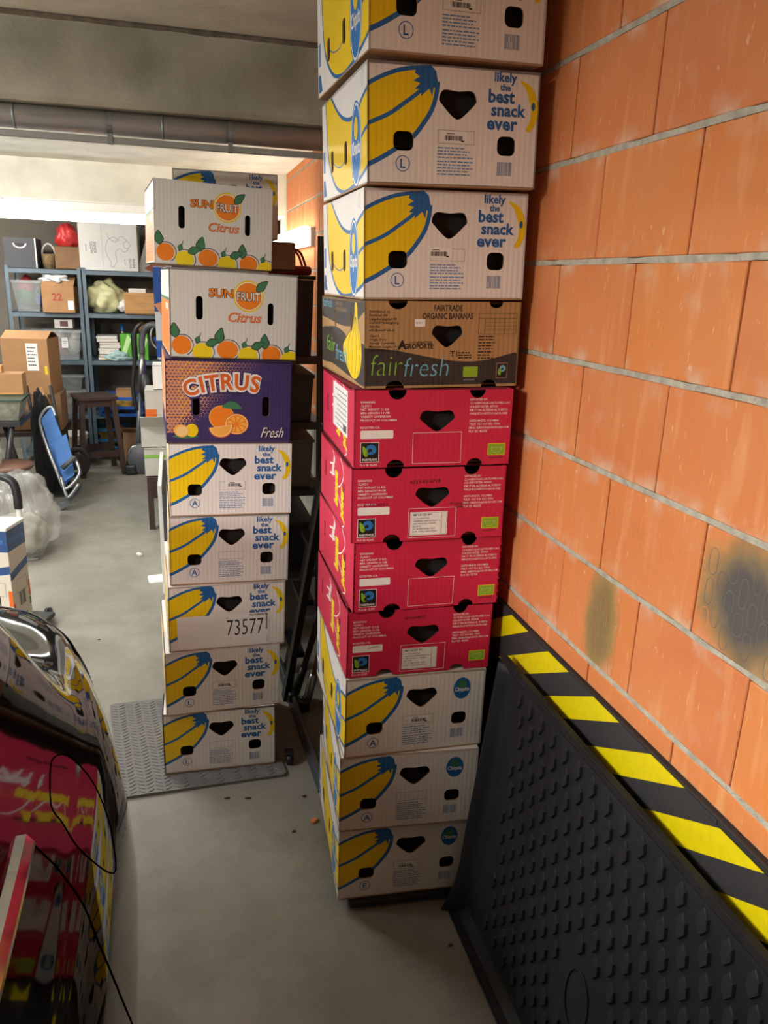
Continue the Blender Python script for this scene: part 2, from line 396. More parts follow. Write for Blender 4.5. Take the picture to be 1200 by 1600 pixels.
def inst(name, me, parent): return link(bpy.data.objects.new(name, me), parent)
def place_root(name, label, cat, pose, group):
    x, y, z, yaw, roll = pose
    r = thing(name, label, cat, (x, y, z + H), (0, 0, 0), group)
    r.rotation_euler = (Matrix.Rotation(RAD(yaw), 3, 'Z') @ Matrix.Rotation(-RAD(roll), 3, 'Y')).to_euler()
    return r
_shells = {}
def banana_box(pose, kind, letter, label, group, sticker=None, sc=1, name='banana_box'):
    W, D, h, ms = banana_faces(kind)
    r = place_root(name, label, 'box', pose, group); r.scale = (sc, 1, sc)
    for n, me in ms:
        o = inst(n, me, r)
        if n == 'fine_print': o['kind'] = 'stuff'
    if 'ban' not in _shells:
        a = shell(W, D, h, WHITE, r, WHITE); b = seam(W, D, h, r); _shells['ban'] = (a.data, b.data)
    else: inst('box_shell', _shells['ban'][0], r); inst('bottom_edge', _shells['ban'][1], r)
    if letter:
        pr = Print(FRONT); cx, cy = .080, (.043 if kind == 'snack' else .040)
        pr.ring(cx, cy, .0165, .0165, .0018, BLUE, n=30); pr.text(letter, cx, cy - .009, .026, BLUE, align='c', bold=.02)
        pr.build('size_mark', r)['label'] = 'circled letter %s' % letter
    if sticker:
        if sticker == 'big':
            pr = Print(FRONT)
            pr.rect(.028, .004, .345, .128, LABEL, 3)
            pr.text('73577', .196, .046, .088, BLACK, lay=5, bold=-.008, align='l', width=.128, vscale=1)
            pr.text('361', .193, .112, .007, BLACK, lay=5); pr.text('FAJ-G00004-70', .275, .117, .010, BLACK, lay=5, bold=.02)
            pr.rect(.338, .010, .3395, .040, GREYP, 5); pr.barcode(.332, .062, .339, .122, BLACK, 5, step=.0009)
            pr.text('0', .208, .032, .007, BLACK, lay=5)
            pr.build('paper_label', r)['label'] = 'large white label reading 73577'
        else:
            sx, sy = sticker; pr = Print(FRONT)
            pr.rect(sx, sy, sx + .062, sy + .022, LABEL, 3); pr.barcode(sx + .008, sy + .004, sx + .050, sy + .014, BLACK, 5, step=.0012)
            pr.rect(sx + .012, sy + .017, sx + .030, sy + .0185, BLACK, 5); pr.rect(sx + .047, sy + .002, sx + .054, sy + .005, BLACK, 5)
            pr.build('barcode_sticker', r)['label'] = 'small white barcode sticker'
    return r

def red_box(pose, label, group, first=False, imp=False, stamp=None, side_label=False):
    W, D, h = .405, .499, .191
    r = place_root('banana_box', label, 'box', pose, group)
    if 'red' not in _cache:
        ft = lambda px, py: ((px - 258) / 870 * W, (530 - py) / 428 * h)
        c1, c2 = ft(487, 0)[0], ft(928, 0)[0]
        holes = [tri_hole(ft(708, 0)[0], ft(0, 278)[1] + .002, .090, .050), ell(c1, h, .023, .023, 22), ell(c2, h, .021, .021, 22), ell(c1 - .001, 0, .023, .019, 22), ell(c2 + .001, 0, .021, .017, 22)]
        a = panel('front_panel', W, h, RED, [], holes, r, FRONT, edge=RED_IN)
        k = D; S = lambda s, v: (s * k, v * h)
        sw = [stroke(smoothline([S(.32, .98), S(.22, .80), S(.30, .6), S(.42, .45), S(.30, .28), S(.2, .1), S(.26, .02)], 6), .004),
              stroke(smoothline([S(.55, .95), S(.5, .8), S(.66, .7)], 5), .006), stroke(smoothline([S(.58, .7), S(.5, .62), S(.66, .56)], 5), .006)]
        b = panel('side_panel', D, h, RED, [(x, INKW) for x in sw], [rrect(.20 * k, .40 * h, .20 * k + .014, .40 * h + .05, .006), rrect(.80 * k, .40 * h, .80 * k + .014, .40 * h + .05, .006)], r, SIDE(D), edge=RED_IN)
        pr = Print(FRONT); RX = []
        for i, t in enumerate(('BANANAS', 'CLASS I', 'NET WEIGHT 12 KG', 'MIN. LENGTH 14 CM', 'VARIETY CAVENDISH', 'PRODUCT OF COLOMBIA')):
            pr.text(t, .016, .160 - i * .0088, .0078, INKW, bold=.01, res=1)
        pr.text('REGISTER ICA.', .016, .098, .0078, INKW, bold=.01, res=1)
        pr.poly(rrect(.016, .073, .098, .0935, .003), LABEL, 0)
        pr.cut('product_text', r, RX); pr.rect(.016, .014, .063, .064, INKW, 0); pr.rect(.0175, .0155, .0615, .0625, BLACK, 1)
        pr.poly(ell(.043, .046, .0135, .0125, 20), BLUE_L, 2); pr.poly(ell(.041, .044, .0045, .0042, 12), BLACK, 3); pr.poly([(.028, .036), (.040, .050), (.034, .030)], BLACK, 3)
        pr.poly(smoothline([(.022, .055), (.032, .046), (.036, .034), (.030, .028), (.023, .036)], 4, True), LIME, 3)
        pr.text('FAIRTRADE', .0395, .018, .0085, INKW, lay=3, align='c', bold=.02, width=.037, res=1)
        pr.text('FLO ID 42355', .016, .005, .0075, INKW, bold=.01, res=1)
        pr.cut('fair_trade_mark', r, RX); pr.frame(.148, .007, .275, .086, .0010, INKW); pr.cut('printed_frame', r, RX)
        for i, t in enumerate(('EXPORTED BY:', 'C.I AGRICOLAS LAS FLORES S.A.S', 'ICA EXPORTER: 475000', 'KM 17 VIA ALTERNA AL PUERTO', 'PARQUE LOGISTICO LAS FLORES', '', 'SANTA MARTA, COLOMBIA', 'TELF: +57 310 821 7700', 'EMAIL: GERENCIA@AGROFLORES.COM', 'FLO ID: 42355')):
            if t: pr.text(t, .293, .164 - i * .0089, .0078, INKW, bold=.01, width=min(.105, .0037 * len(t)), res=1)
        pr.cut('exporter_text', r, RX); pr.rect(.346, .024, .393, .054, LEMON, 0); pr.rect(.3475, .0255, .3915, .0525, LIME, 1)
        for i in range(12):
            t = i / 12 * 2 * pi; pr.poly(ell(.369 + .014 * cos(t), .039 + .007 * sin(t) + .002 * cos(2 * t), .0011, .0011, 6), INKW, 2)
        pr.rect(.350, .016, .388, .0195, RED_IN, 0)
        c = pr.build('organic_mark', r)
        ps = Print(SIDE(D)); fl = lambda u, v: (-u, v)
        ps.text('banana', .40 * k, .20 * h, .075, LEMON, bold=.06, shear=.2, rot=pi / 2, warp=lambda u, v: (u, -v), align='l', width=.10)
        ps.cut('yellow_lettering', r, RX); ps.text('power', .22 * k, .12 * h, .075, LEMON, bold=.06, shear=.2, rot=pi / 2, warp=lambda u, v: (u, -v), align='l', width=.09)
        ps.cut('yellow_lettering', r, RX); ps.text('bananas', .55 * k, .55 * h, .045, INKW, bold=.03, rot=pi / 2 + .5, warp=lambda u, v: (u, -v), align='l', width=.07)
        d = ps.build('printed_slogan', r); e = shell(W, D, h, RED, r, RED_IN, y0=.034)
        _cache['red'] = [(o.name.split('.')[0], o.data) for o in [a, b, c, d, e] + RX]
    else:
        for n, me in _cache['red']: inst(n, me, r)
    if imp:
        pr = Print(FRONT); pr.rect(.153, .013, .252, .076, LABEL, 3); pr.frame(.155, .015, .250, .074, .0006, GREYP, 4)
        pr.text('IMPORTED BY:', .160, .066, .008, BLACK, lay=5, res=1, bold=.01)
        for i, t in enumerate(('COSTA FRUIT NV', 'GENERAAL LEMANSTRAAT 12', 'UNIT PAVILION - HAVEN', 'BELGIUM', 'FLO ID IMPORTER: 18287', 'BLAD CODE: 20824 509805')): pr.text(t, .160, .057 - i * .007, .0055, BLACK, lay=5, res=1)
        pr.rect(.236, .017, .237, .072, GREYP, 5)
        pr.build('importer_label', r)['label'] = 'white importer label with small black text'
    if stamp:
        pr = Print(FRONT)
        for t, x, y, s, ro in stamp: pr.text(t, x, y, s, BLACK, lay=2, rot=ro, res=1); pr.cut('ink_stamp', r)['label'] = 'smudged black stamped numbers'
    if side_label:
        ps = Print(SIDE(D)); ps.rect(.17 * D, .30 * h, .62 * D, .93 * h, LABEL, 2)
        for i in range(8): ps.lines(.2 * D, (.86 - i * .07) * h, .58 * D, 1, .01, .003, GREYP, 3, seed=i)
        ps.barcode(.2 * D, .34 * h, .3 * D, .44 * h, BLACK, 3)
        ps.build('shipping_label', r)['label'] = 'white shipping label on the side'
    return r

def fairfresh_box(pose, label, group):
    W, D, h = .400, .499, .205
    r = place_root('banana_box', label, 'box', pose, group)
    ft = lambda px, py: ((px - 270) / 735 * W, (983 - py) / 413 * h)
    wave = [(-.001, .006), (W + .001, .006), (W + .001, .078)] + smoothline([ft(985, 815), ft(930, 830), ft(850, 850), ft(760, 858), ft(660, 850), ft(540, 828), ft(430, 805), ft(330, 792)], 6) + [(-.001, .096)]
    holes = [tri_hole(ft(652, 0)[0], ft(0, 735)[1], .080, .050), ell(ft(420, 0)[0], h, .024, .019, 20), ell(ft(882, 0)[0], h, .019, .015, 20), ell(ft(412, 0)[0], 0, .024, .018, 20), ell(ft(866, 0)[0], 0, .022, .017, 20)]
    panel('front_panel', W, h, KRAFT, [(wave, DARKP)], holes, r, FRONT)
    k = D; S = lambda s, v: (s * k, v * h)
    big = smoothline([S(-.03, .05), S(.3, .06), S(.7, .12), S(1.02, .12), S(1.02, .52), S(.8, .60), S(.6, .62), S(.4, .56), S(.3, .45), S(.15, .5), S(-.03, .47)], 5, True)
    top = smoothline([S(-.05, 1.05), S(1.05, 1.05), S(1.05, .76), S(.8, .70), S(.5, .66), S(.28, .68), S(.1, .80)], 5, True)
    ly = [(big, DARKP), (top, DARKP)]
    bunch = smoothline([S(.155, .95), S(.13, .72), S(.075, .55), S(.055, .33), S(.11, .12), S(.22, .05), S(.34, .14), S(.43, .28), S(.45, .42), S(.36, .55), S(.26, .66), S(.21, .80), S(.20, .95)], 5, True)
    ly += [([(x * 1.0, y) for x, y in bunch], YELLOW), (stroke(bunch + bunch[:1], .0022), BLACK)]
    for a, b in (((.10, .50), (.13, .10)), ((.17, .50), (.19, .07)), ((.25, .50), (.26, .10)), ((.33, .48), (.34, .16))):
        ly.append((stroke(smoothline([S(.18, .80), S(*a), S(a[0] - .005, .3), S(*b)], 5), .0024), BLACK))
    panel('side_panel', D, h, KRAFT, ly, [rrect(.25 * k, .62 * h, .25 * k + .018, .62 * h + .045, .008), rrect(.62 * k, .62 * h, .62 * k + .018, .62 * h + .045, .008)], r, SIDE(D))
    pr = Print(FRONT)
    pr.text('FAIRTRADE', ft(652, 0)[0], ft(0, 614)[1], .0195, DARKP, align='c', bold=.02, width=.074)
    pr.text('ORGANIC BANANAS', ft(652, 0)[0], ft(0, 652)[1], .0195, DARKP, align='c', bold=.02, width=.130)
    pr.cut('headline_text', r)
    for i, t in enumerate(('Distributed by:', 'Everfresh AB', 'Langebergagatan 98', 'S-25669 Helsingborg', 'Sweden', 'info@everfresh.se')): pr.text(t, .011, .178 - i * .0085, .0085, BLACK, res=1, bold=.01)
    for i, t in enumerate(('Class: I', 'Origin: Peru', 'Variety: Cavendish', 'Minimum length: 14 cm', 'Box net weight: 13 kg')): pr.text(t, .011, .122 - i * .0085, .0085, BLACK, res=1, bold=.01)
    pr.cut('address_text', r); pr.text('COOPERATIVA', .112, .106, .0085, BLACK, res=1, bold=.01); pr.text('A', .082, .094, .028, BLACK, bold=.05); pr.text('GROPORTE', .098, .094, .017, BLACK, bold=.03, width=.074)
    pr.cut('grower_mark', r); pr.text('T1', .217, .074, .020, BLACK, bold=.01)
    for i in range(3): pr.lines(.238, .085 - i * .006, .278, 1, .01, .003, BLACK, seed=i + 4)
    pr.cut('packing_code', r); pr.frame(.288, .128, .390, .178, .0009, BLACK); pr.rect(.288, .166, .390, .1668, BLACK); 
    for i in range(3): pr.rect(.305, .138 + i * .009, .390, .1386 + i * .009, BLACK)
    for i in range(3): pr.rect(.305 + i * .026, .128, .3056 + i * .026, .166, BLACK)
    pr.lines(.290, .124, .345, 4, .0075, .003, BLACK, seed=8); pr.lines(.290, .094, .335, 4, .0075, .003, BLACK, seed=9)
    pr.cut('printed_table', r); pr.text('fair', .016, .030, .074, GREENL, bold=-.018, shear=.12, width=.080, res=3, lay=2)
    pr.text('fresh', .100, .027, .068, CYANL, bold=-.014, shear=.15, width=.114, res=3, lay=2)
    pr.cut('logo_lettering', r); pr.rect(.253, .024, .292, .050, LIME, 2); pr.rect(.254, .016, .285, .019, GREYP, 2)
    pr.cut('organic_mark', r); pr.rect(.342, .020, .372, .058, KRAFT_P, 1); pr.rect(.3435, .0215, .3705, .0565, BLACK, 2)
    pr.poly(ell(.359, .044, .0085, .0085, 18), CYANL, 3); pr.poly(ell(.358, .043, .003, .003, 10), BLACK, 4); pr.poly(ell(.351, .036, .0045, .009, 14), GREENL, 4)
    pr.build('fair_trade_mark', r)
    ps = Print(SIDE(D)); wf = lambda u, v: (-u, v)
    ps.text('fair', .86 * k, .28 * h, .060, GREENL, warp=wf, shear=.1, width=.11, lay=3); ps.text('fresh', .62 * k, .20 * h, .060, CYANL, warp=wf, shear=.1, width=.13, lay=3)
    ps.cut('side_logo_lettering', r); ps.text('fairfresh', .96 * k, .86 * h, .035, CYANL, warp=wf, width=.12, lay=3); ps.cut('side_logo_lettering', r); ps.text('FAIRTRADE\nORGANIC BANANAS', .62 * k, .90 * h, .014, KRAFT_P, warp=wf, lay=3, res=1)
    ps.build('printed_slogan', r)
    pr = Print(FRONT); pr.rect(.1235, .146, .150, .164, LABEL, 3); pr.text('45.41.0', .126, .153, .006, BLACK, lay=4, res=1); pr.build('price_sticker', r)['label'] = 'small white sticker'
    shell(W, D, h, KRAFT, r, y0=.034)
    return r

def sunfruit_box(pose, label, group):
    W, D, h = .410, .499, .276
    r = place_root('citrus_box', label, 'box', pose, group)
    if 'sun' not in _cache:
        F = lambda px, py: ((px - 150) / 712 * W, (1095 - py) / 490 * h)
        holes = [rrect(F(292, 0)[0], F(0, 880)[1], F(330, 0)[0], F(0, 750)[1], .010), rrect(F(692, 0)[0], F(0, 905)[1] + .006, F(726, 0)[0], F(0, 780)[1] + .006, .010)]
        L = []
        def fruit(px, py, rx, ry, m):
            cx, cy = F(px, py); a = rx / 712 * W; b = ry / 490 * h
            L.append((stroke(ell(cx + .002, cy, a + .004, b + .004, 22, -1.1, 2.2), .0028), BLACK)); L.append((ell(cx, cy, a, b, 26), m))
        def leaf(px, py, l, wd, rot):
            cx, cy = F(px, py); c, s = cos(rot), sin(rot); T = lambda x, y: (cx + x * c - y * s, cy + x * s + y * c)
            L.append(([T(*p) for p in smoothline([(0, 0), (wd * .62, l * .35), (wd * .45, l * .7), (0, l * 1.06), (-wd * .5, l * .7), (-wd * .62, l * .35)], 4, True)], BLACK))
            L.append(([T(*p) for p in smoothline([(0, .002), (wd * .5, l * .35), (wd * .34, l * .68), (0, l), (-wd * .4, l * .68), (-wd * .5, l * .35)], 4, True)], GREEN))
        def sprout(px, py):
            cx, cy = F(px, py); L.append((stroke(smoothline([(cx, cy), (cx + .002, cy + .012), (cx + .012, cy + .020), (cx + .016, cy + .032)], 5), .0025), BLACK)); leaf(px + 5, py, .022, .015, -.35)
        fruit(213, 1025, 53, 52, ORANGE); fruit(326, 1060, 56, 50, LEMON); fruit(466, 1045, 60, 52, ORANGE); fruit(582, 1075, 56, 50, LEMON); fruit(716, 1065, 56, 50, ORANGE); fruit(826, 1090, 54, 48, LEMON)
        leaf(180, 985, .046, .026, .1); leaf(412, 1010, .050, .026, -.25); leaf(345, 1020, .046, .022, -1.2); leaf(678, 1035, .048, .026, 0); leaf(600, 1030, .046, .022, -1.2)
        sprout(290, 1010); sprout(550, 1030); sprout(795, 1050)
        cx, cy = F(583, 738)
        L += [(ell(cx, cy, .0495, .0495, 40), YELLOW), (ell(cx, cy, .0445, .0445, 40), LABEL), (ell(cx, cy, .042, .042, 40), ORANGE)]
        leaf(625, 708, .048, .022, -.85)
        a = panel('front_panel', W, h, WHITE2, L, holes, r, FRONT, edge=WHITE2)
        k = D; 
        b = panel('side_panel', D, h, WHITE2, [([(0.012, .008), (k, .008), (k, .175), (.012, .175)], ORANGE), ([(0.012, .175), (k, .175), (k, .184), (.012, .184)], GREEN)] + [([(.06, .04 + i * .012), (.42, .04 + i * .012), (.42, .044 + i * .012), (.06, .044 + i * .012)], ORANGE_D) for i in range(8)] + [([(.08, .145), (.2, .145), (.2, .165), (.08, .165)], LABEL)], [], r, SIDE(D))
        pr = Print(FRONT)
        x, y = F(360, 750); pr.text('SUN', x, y, .036, BLACK, lay=1, bold=.06, width=.079); pr.text('SUN', x + .001, y, .036, ORANGE, lay=2, bold=.02, width=.077)
        x, y = F(583, 762); pr.text('FRUIT', x, y, .037, BLACK, lay=1, bold=.055, align='c', width=.078); pr.text('FRUIT', x, y, .037, LABEL, lay=2, bold=.01, align='c', width=.075)
        SX = []; pr.cut('fruit_lettering', r, SX); x, y = F(563, 883); pr.text('Citrus', x, y, .042, ORANGE_D, lay=1, bold=.03, align='c', shear=.25, width=.110); pr.text('Citrus', x - .0008, y + .0012, .042, PEACH, lay=2, bold=-.012, align='c', shear=.25, width=.108)
        c = pr.build('citrus_lettering', r); d = shell(W, D, h, WHITE2, r)
        _cache['sun'] = [(o.name.split('.')[0], o.data) for o in [a, b, c, d] + SX]
    else:
        for n, me in _cache['sun']: inst(n, me, r)
    return r

def citrus_box(pose, label, group):
    W, D, h = .410, .499, .276
    r = place_root('citrus_box', label, 'box', pose, group)
    F = lambda px, py: ((px - 130) / 690 * W, (1570 - py) / 470 * h)
    holes = [rrect(F(274, 0)[0], F(0, 1410)[1], F(310, 0)[0], F(0, 1292)[1], .009), rrect(F(655, 0)[0], F(0, 1418)[1] + .003, F(695, 0)[0], F(0, 1305)[1] + .003, .009)]
    panel('front_panel', W, h, NAVY, [], holes, r, FRONT)
    panel('side_panel', D, h, NAVY, [([(.01, .07), (D, .07), (D, h - .004), (.01, h - .004)], PEACH), ([(.01, .07), (D, .07), (D, .075), (.01, .075)], ORANGE_D)], [], r, SIDE(D))
    pr = Print(FRONT)
    d = .0118; hh = d * .866; j = 0; y = h - .006
    while y > .045:
        x = -d / 2 * (j % 2)
        while x < W * .72:
            for up in (0, 1):
                cx = x + d / 2 * up + d / 2; cy = y - hh * (.33 if up else .66)
                reach = W * (.17 + .52 * max(0, (y - .08) / h))
                t = 1.15 - max(0, cx - W * .05) / reach * .75 - max(0, .10 - y) * 8
                if t > .12 and 0.004 < cx < W:
                    t = min(t, .80); s = d / 1.732 * t; a0 = (pi / 2 if not up else -pi / 2)
                    if holes and (inside((cx, cy), [(p[0], p[1]) for p in rrect(F(268, 0)[0], F(0, 1418)[1], F(316, 0)[0], F(0, 1284)[1], .01)])): continue
                    warm = PEACH if cx < W * .10 or t < .42 else (ORANGE_L if (j + int(cx / d)) % 3 == 0 else PEACH)
                    pr.mb.add([pr.P(cx + s * cos(a0 + q * 2 * pi / 3), cy + s * sin(a0 + q * 2 * pi / 3), 0) for q in range(3)], [(0, 1, 2)], warm)
            x += d
        y -= hh; j += 1
    pr.build('triangle_pattern', r)['kind'] = 'stuff'
    pr = Print(FRONT); cx, cy = F(487, 1250)
    Rr = .40
    def arc(u, v): a = u / Rr - .10; return ((Rr + v) * sin(a + .02), (Rr + v) * cos(a + .02) - Rr - .006)
    for m, b, l, dx in ((NAVY, .16, 1, .0015), (LABEL, .11, 2, 0), (ORANGE_D, .03, 3, 0)):
        pr.text('CITRUS', cx + dx, cy - dx * 2, .072, m, lay=l, bold=b, align='c', spacing=1.12, warp=arc, res=3, width=.235 + b * .06)
    pr.cut('citrus_lettering', r); x, y = F(648, 1535); 
    for m, b, l, dx in ((BLACK, .04, 1, .0015), (LABEL, .0, 2, 0)): pr.text('Fresh', x + dx, y - dx, .050, m, lay=l, bold=b, shear=.45, width=.078, res=3)
    pr.build('fresh_lettering', r)
    pr = Print(FRONT)
    ox, oy = F(430, 1430)
    pr.poly(ell(ox, oy + .006, .042, .040, 26), ORANGE_L, 3); pr.poly(ell(ox, oy + .006, .039, .037, 26), ORANGE, 4)
    cx, cy = F(512, 1458)
    for rr, m, l in ((.040, ORANGE_D, 5), (.038, PALE_O, 6), (.034, ORANGE, 7)): pr.poly(ell(cx, cy, rr, rr * .88, 28), m, l)
    for i in range(9): a = i * 2 * pi / 9; pr.mb.add([pr.P(cx + q * cos(a + e), cy + q * .88 * sin(a + e), 8) for q, e in ((.006, 0), (.031, -.27), (.032, .27))], [(0, 1, 2)], ORANGE_L)
    cx, cy = F(425, 1490)
    pr.poly(ell(cx, cy + .012, .041, .040, 20, pi, 2 * pi, .15), ORANGE_D, 9); pr.poly(ell(cx, cy + .012, .038, .036, 20, pi, 2 * pi, .15), PALE_O, 10); pr.poly(ell(cx, cy + .010, .033, .030, 20, pi, 2 * pi, .15), ORANGE_L, 11)
    cx, cy = F(487, 1352); pr.poly(smoothline([(cx - .033, cy - .004), (cx - .012, cy + .012), (cx + .012, cy + .010), (cx + .033, cy - .010), (cx + .005, cy - .012), (cx - .016, cy - .010)], 4, True), GREEN, 5)
    pr.cut('printed_oranges', r); cx, cy = F(210, 1498)
    pr.poly(smoothline([(cx - .028, cy - .020), (cx + .0, cy - .012), (cx + .055, cy - .018), (cx + .02, cy - .026)], 4, True), GREEN, 4)
    pr.poly(ell(cx + .034, cy + .002, .020, .022, 22), LEMON, 5); pr.poly(ell(cx + .036, cy + .002, .014, .017, 22), YELLOW, 6); pr.poly(ell(cx, cy, .024, .021, 22, rot=-.3), ORANGE_L, 7); pr.poly(ell(cx + .002, cy - .001, .020, .017, 22), PALE_O, 8)
    pr.build('printed_lemons', r); shell(W, D, h, NAVY, r)
    return r


# ================================================================== THE SETTING
XW = .87; CEIL = 2.546
CONC = mat('ceiling_concrete', 'D3D1C4', .85, var=.15, vscale=3.5, bump=.35, bscale=14)
CONC_B = mat('beam_concrete', 'A4A394', .85, var=.22, vscale=4.5, bump=.5, bscale=10)
MORTAR = mat('mortar', 'B4AFA0', .95, var=.2, vscale=40, bump=.8, bscale=90)
BACKING = mat('joint_shadow_clay', '43200F', .95)
def floor_mat():
    m = mat('floor_concrete', '8B887D', .62, var=.10, vscale=1.3, bump=.06, bscale=40); N = m.node_tree.nodes; L = m.node_tree.links; b = N['Principled BSDF']
    tc = N.new('ShaderNodeTexCoord'); src = b.inputs['Base Color'].links[0].from_socket
    n = N.new('ShaderNodeTexNoise'); n.inputs['Scale'].default_value = 5; n.inputs['Detail'].default_value = 8; n.inputs['Roughness'].default_value = .7; L.new(tc.outputs['Object'], n.inputs[0])
    r = N.new('ShaderNodeMapRange'); r.inputs[1].default_value = .35; r.inputs[2].default_value = .7; r.inputs[3].default_value = .80; r.inputs[4].default_value = 1.1; L.new(n.outputs[0], r.inputs[0])
    mx = N.new('ShaderNodeMixRGB'); mx.blend_type = 'MULTIPLY'; mx.inputs[0].default_value = 1; L.new(src, mx.inputs[1]); L.new(r.outputs[0], mx.inputs[2])
    n2 = N.new('ShaderNodeTexNoise'); n2.inputs['Scale'].default_value = 11; n2.inputs['Detail'].default_value = 3; L.new(tc.outputs['Object'], n2.inputs[0])
    r2 = N.new('ShaderNodeMapRange'); r2.inputs[1].default_value = .70; r2.inputs[2].default_value = .76; r2.inputs[3].default_value = 1; r2.inputs[4].default_value = .62; L.new(n2.outputs[0], r2.inputs[0])
    m3 = N.new('ShaderNodeMixRGB'); m3.blend_type = 'MULTIPLY'; m3.inputs[0].default_value = 1; L.new(mx.outputs[0], m3.inputs[1]); L.new(r2.outputs[0], m3.inputs[2])
    L.new(m3.outputs[0], b.inputs['Base Color']); return m
FLOOR = floor_mat()
def brick_mat(name, stain=None):
    m = mat(name, 'D67C48', .82); N = m.node_tree.nodes; L = m.node_tree.links; b = N['Principled BSDF']
    tc = N.new('ShaderNodeTexCoord'); oi = N.new('ShaderNodeObjectInfo')
    ofs = N.new('ShaderNodeVectorMath'); ofs.operation = 'MULTIPLY_ADD'; ofs.inputs[1].default_value = (1, 1, 1)
    cb = N.new('ShaderNodeCombineXYZ'); mm = N.new('ShaderNodeMath'); mm.operation = 'MULTIPLY'; mm.inputs[1].default_value = 37; L.new(oi.outputs['Random'], mm.inputs[0])
    L.new(mm.outputs[0], cb.inputs[1]); L.new(mm.outputs[0], cb.inputs[2]); L.new(tc.outputs['Object'], ofs.inputs[0]); L.new(cb.outputs[0], ofs.inputs[2]); P = ofs.outputs[0]
    def noi(scale, det, st=(1, 1, 1)):
        mp = N.new('ShaderNodeMapping'); mp.inputs['Scale'].default_value = st; L.new(P, mp.inputs[0])
        n = N.new('ShaderNodeTexNoise'); n.inputs['Scale'].default_value = scale; n.inputs['Detail'].default_value = det; L.new(mp.outputs[0], n.inputs[0]); return n.outputs[0]
    def rng(x, a, b_, c=0, d=1):
        r = N.new('ShaderNodeMapRange'); r.inputs[1].default_value = a; r.inputs[2].default_value = b_; r.inputs[3].default_value = c; r.inputs[4].default_value = d; L.new(x, r.inputs[0]); return r.outputs[0]
    def mix(f, a, c, bt='MIX'):
        x = N.new('ShaderNodeMixRGB'); x.blend_type = bt
        if isinstance(f, float): x.inputs[0].default_value = f
        else: L.new(f, x.inputs[0])
        for i, q in ((1, a), (2, c)):
            if isinstance(q, str): x.inputs[i].default_value = srgb(q)
            else: L.new(q, x.inputs[i])
        return x.outputs[0]
    c = mix(rng(oi.outputs['Random'], 0, 1), 'DB8443', 'CD7648')
    c = mix(rng(noi(6, 4), .35, .7), c, 'D68650')
    c = mix(rng(noi(24, 3, (1, 1, .16)), .56, .75, 0, .45), c, 'EDB07C')       # drag marks of the extruded clay
    c = mix(rng(noi(60, 2, (1, 1, .5)), .70, .76, 0, .5), c, 'F0CBA8')
    c = mix(rng(noi(9, 6), .62, .8, 0, .4), c, 'E2BFA9')
    sz = N.new('ShaderNodeSeparateXYZ'); L.new(tc.outputs['Object'], sz.inputs[0]); ab = N.new('ShaderNodeMath'); ab.operation = 'ABSOLUTE'; L.new(sz.outputs[2], ab.inputs[0])
    ed = N.new('ShaderNodeMath'); ed.operation = 'MULTIPLY'; L.new(rng(ab.outputs[0], .066, .1), ed.inputs[0]); L.new(rng(noi(11, 6), .50, .66, 0, .75), ed.inputs[1])
    c = mix(ed.outputs[0], c, 'D9B9A0')          # mortar smears along the bed joints
    c = mix(rng(noi(95, 2, (1, 1, .22)), .66, .74, 0, .55), c, 'EBAF78')
    gr = noi(70, 3, (1, 1, .04)); hgt = gr
    if stain:
        ge = N.new('ShaderNodeVectorMath'); ge.operation = 'SUBTRACT'; ge.inputs[1].default_value = (0, stain[0], stain[1]); L.new(tc.outputs['Object'], ge.inputs[0])
        sc = N.new('ShaderNodeVectorMath'); sc.operation = 'MULTIPLY'; sc.inputs[1].default_value = (0, 1 / stain[2], 1 / stain[3]); L.new(ge.outputs[0], sc.inputs[0])
        ln = N.new('ShaderNodeVectorMath'); ln.operation = 'LENGTH'; L.new(sc.outputs[0], ln.inputs[0])
        ad = N.new('ShaderNodeMath'); ad.operation = 'ADD'; L.new(ln.outputs['Value'], ad.inputs[0]); L.new(rng(noi(14, 4), 0, 1, -.28, .28), ad.inputs[1])
        c = mix(rng(ad.outputs[0], 1.0, .62), c, mix(rng(noi(10, 3), .45, .6), 'A0804F', 'A88B50'))
        c = mix(rng(ad.outputs[0], .85, .4), c, stain[4])
    L.new(c, b.inputs['Base Color'])
    bp = N.new('ShaderNodeBump'); bp.inputs['Strength'].default_value = .35 if not stain else .6; bp.inputs['Distance'].default_value = .004; L.new(hgt, bp.inputs['Height']); L.new(bp.outputs[0], b.inputs['Normal'])
    return m
BRICK = brick_mat('clay_block')
BRICK_S1 = brick_mat('clay_block_stained', (-.03, .0, .075, .15, '8A7048'))
BRICK_S2 = brick_mat('clay_block_scorched', (.03, .0, .15, .13, '55504E'))

def slab(name, a, b, m): return struct(MB().box(a, b, m).build(name))
slab('floor', (-4.6, -3.1, -.1), (XW + .14, 8.8, 0), FLOOR)
slab('ceiling', (-4.6, -3.1, CEIL), (XW + .14, 8.8, CEIL + .12), CONC)
slab('wall_back', (-4.6, 8.62, 0), (XW + .14, 8.76, CEIL), mat('back_wall_paint', '6F6A62', .9, var=.12, vscale=4))
slab('wall_left', (-4.7, -3.1, 0), (-4.58, 8.7, CEIL), mat('side_wall_plaster', '96928A', .9, var=.08))
slab('wall_front', (-4.6, -3.2, 0), (XW + .14, -3.08, CEIL), mat('garage_door_paint', '8E8C86', .7, var=.05))
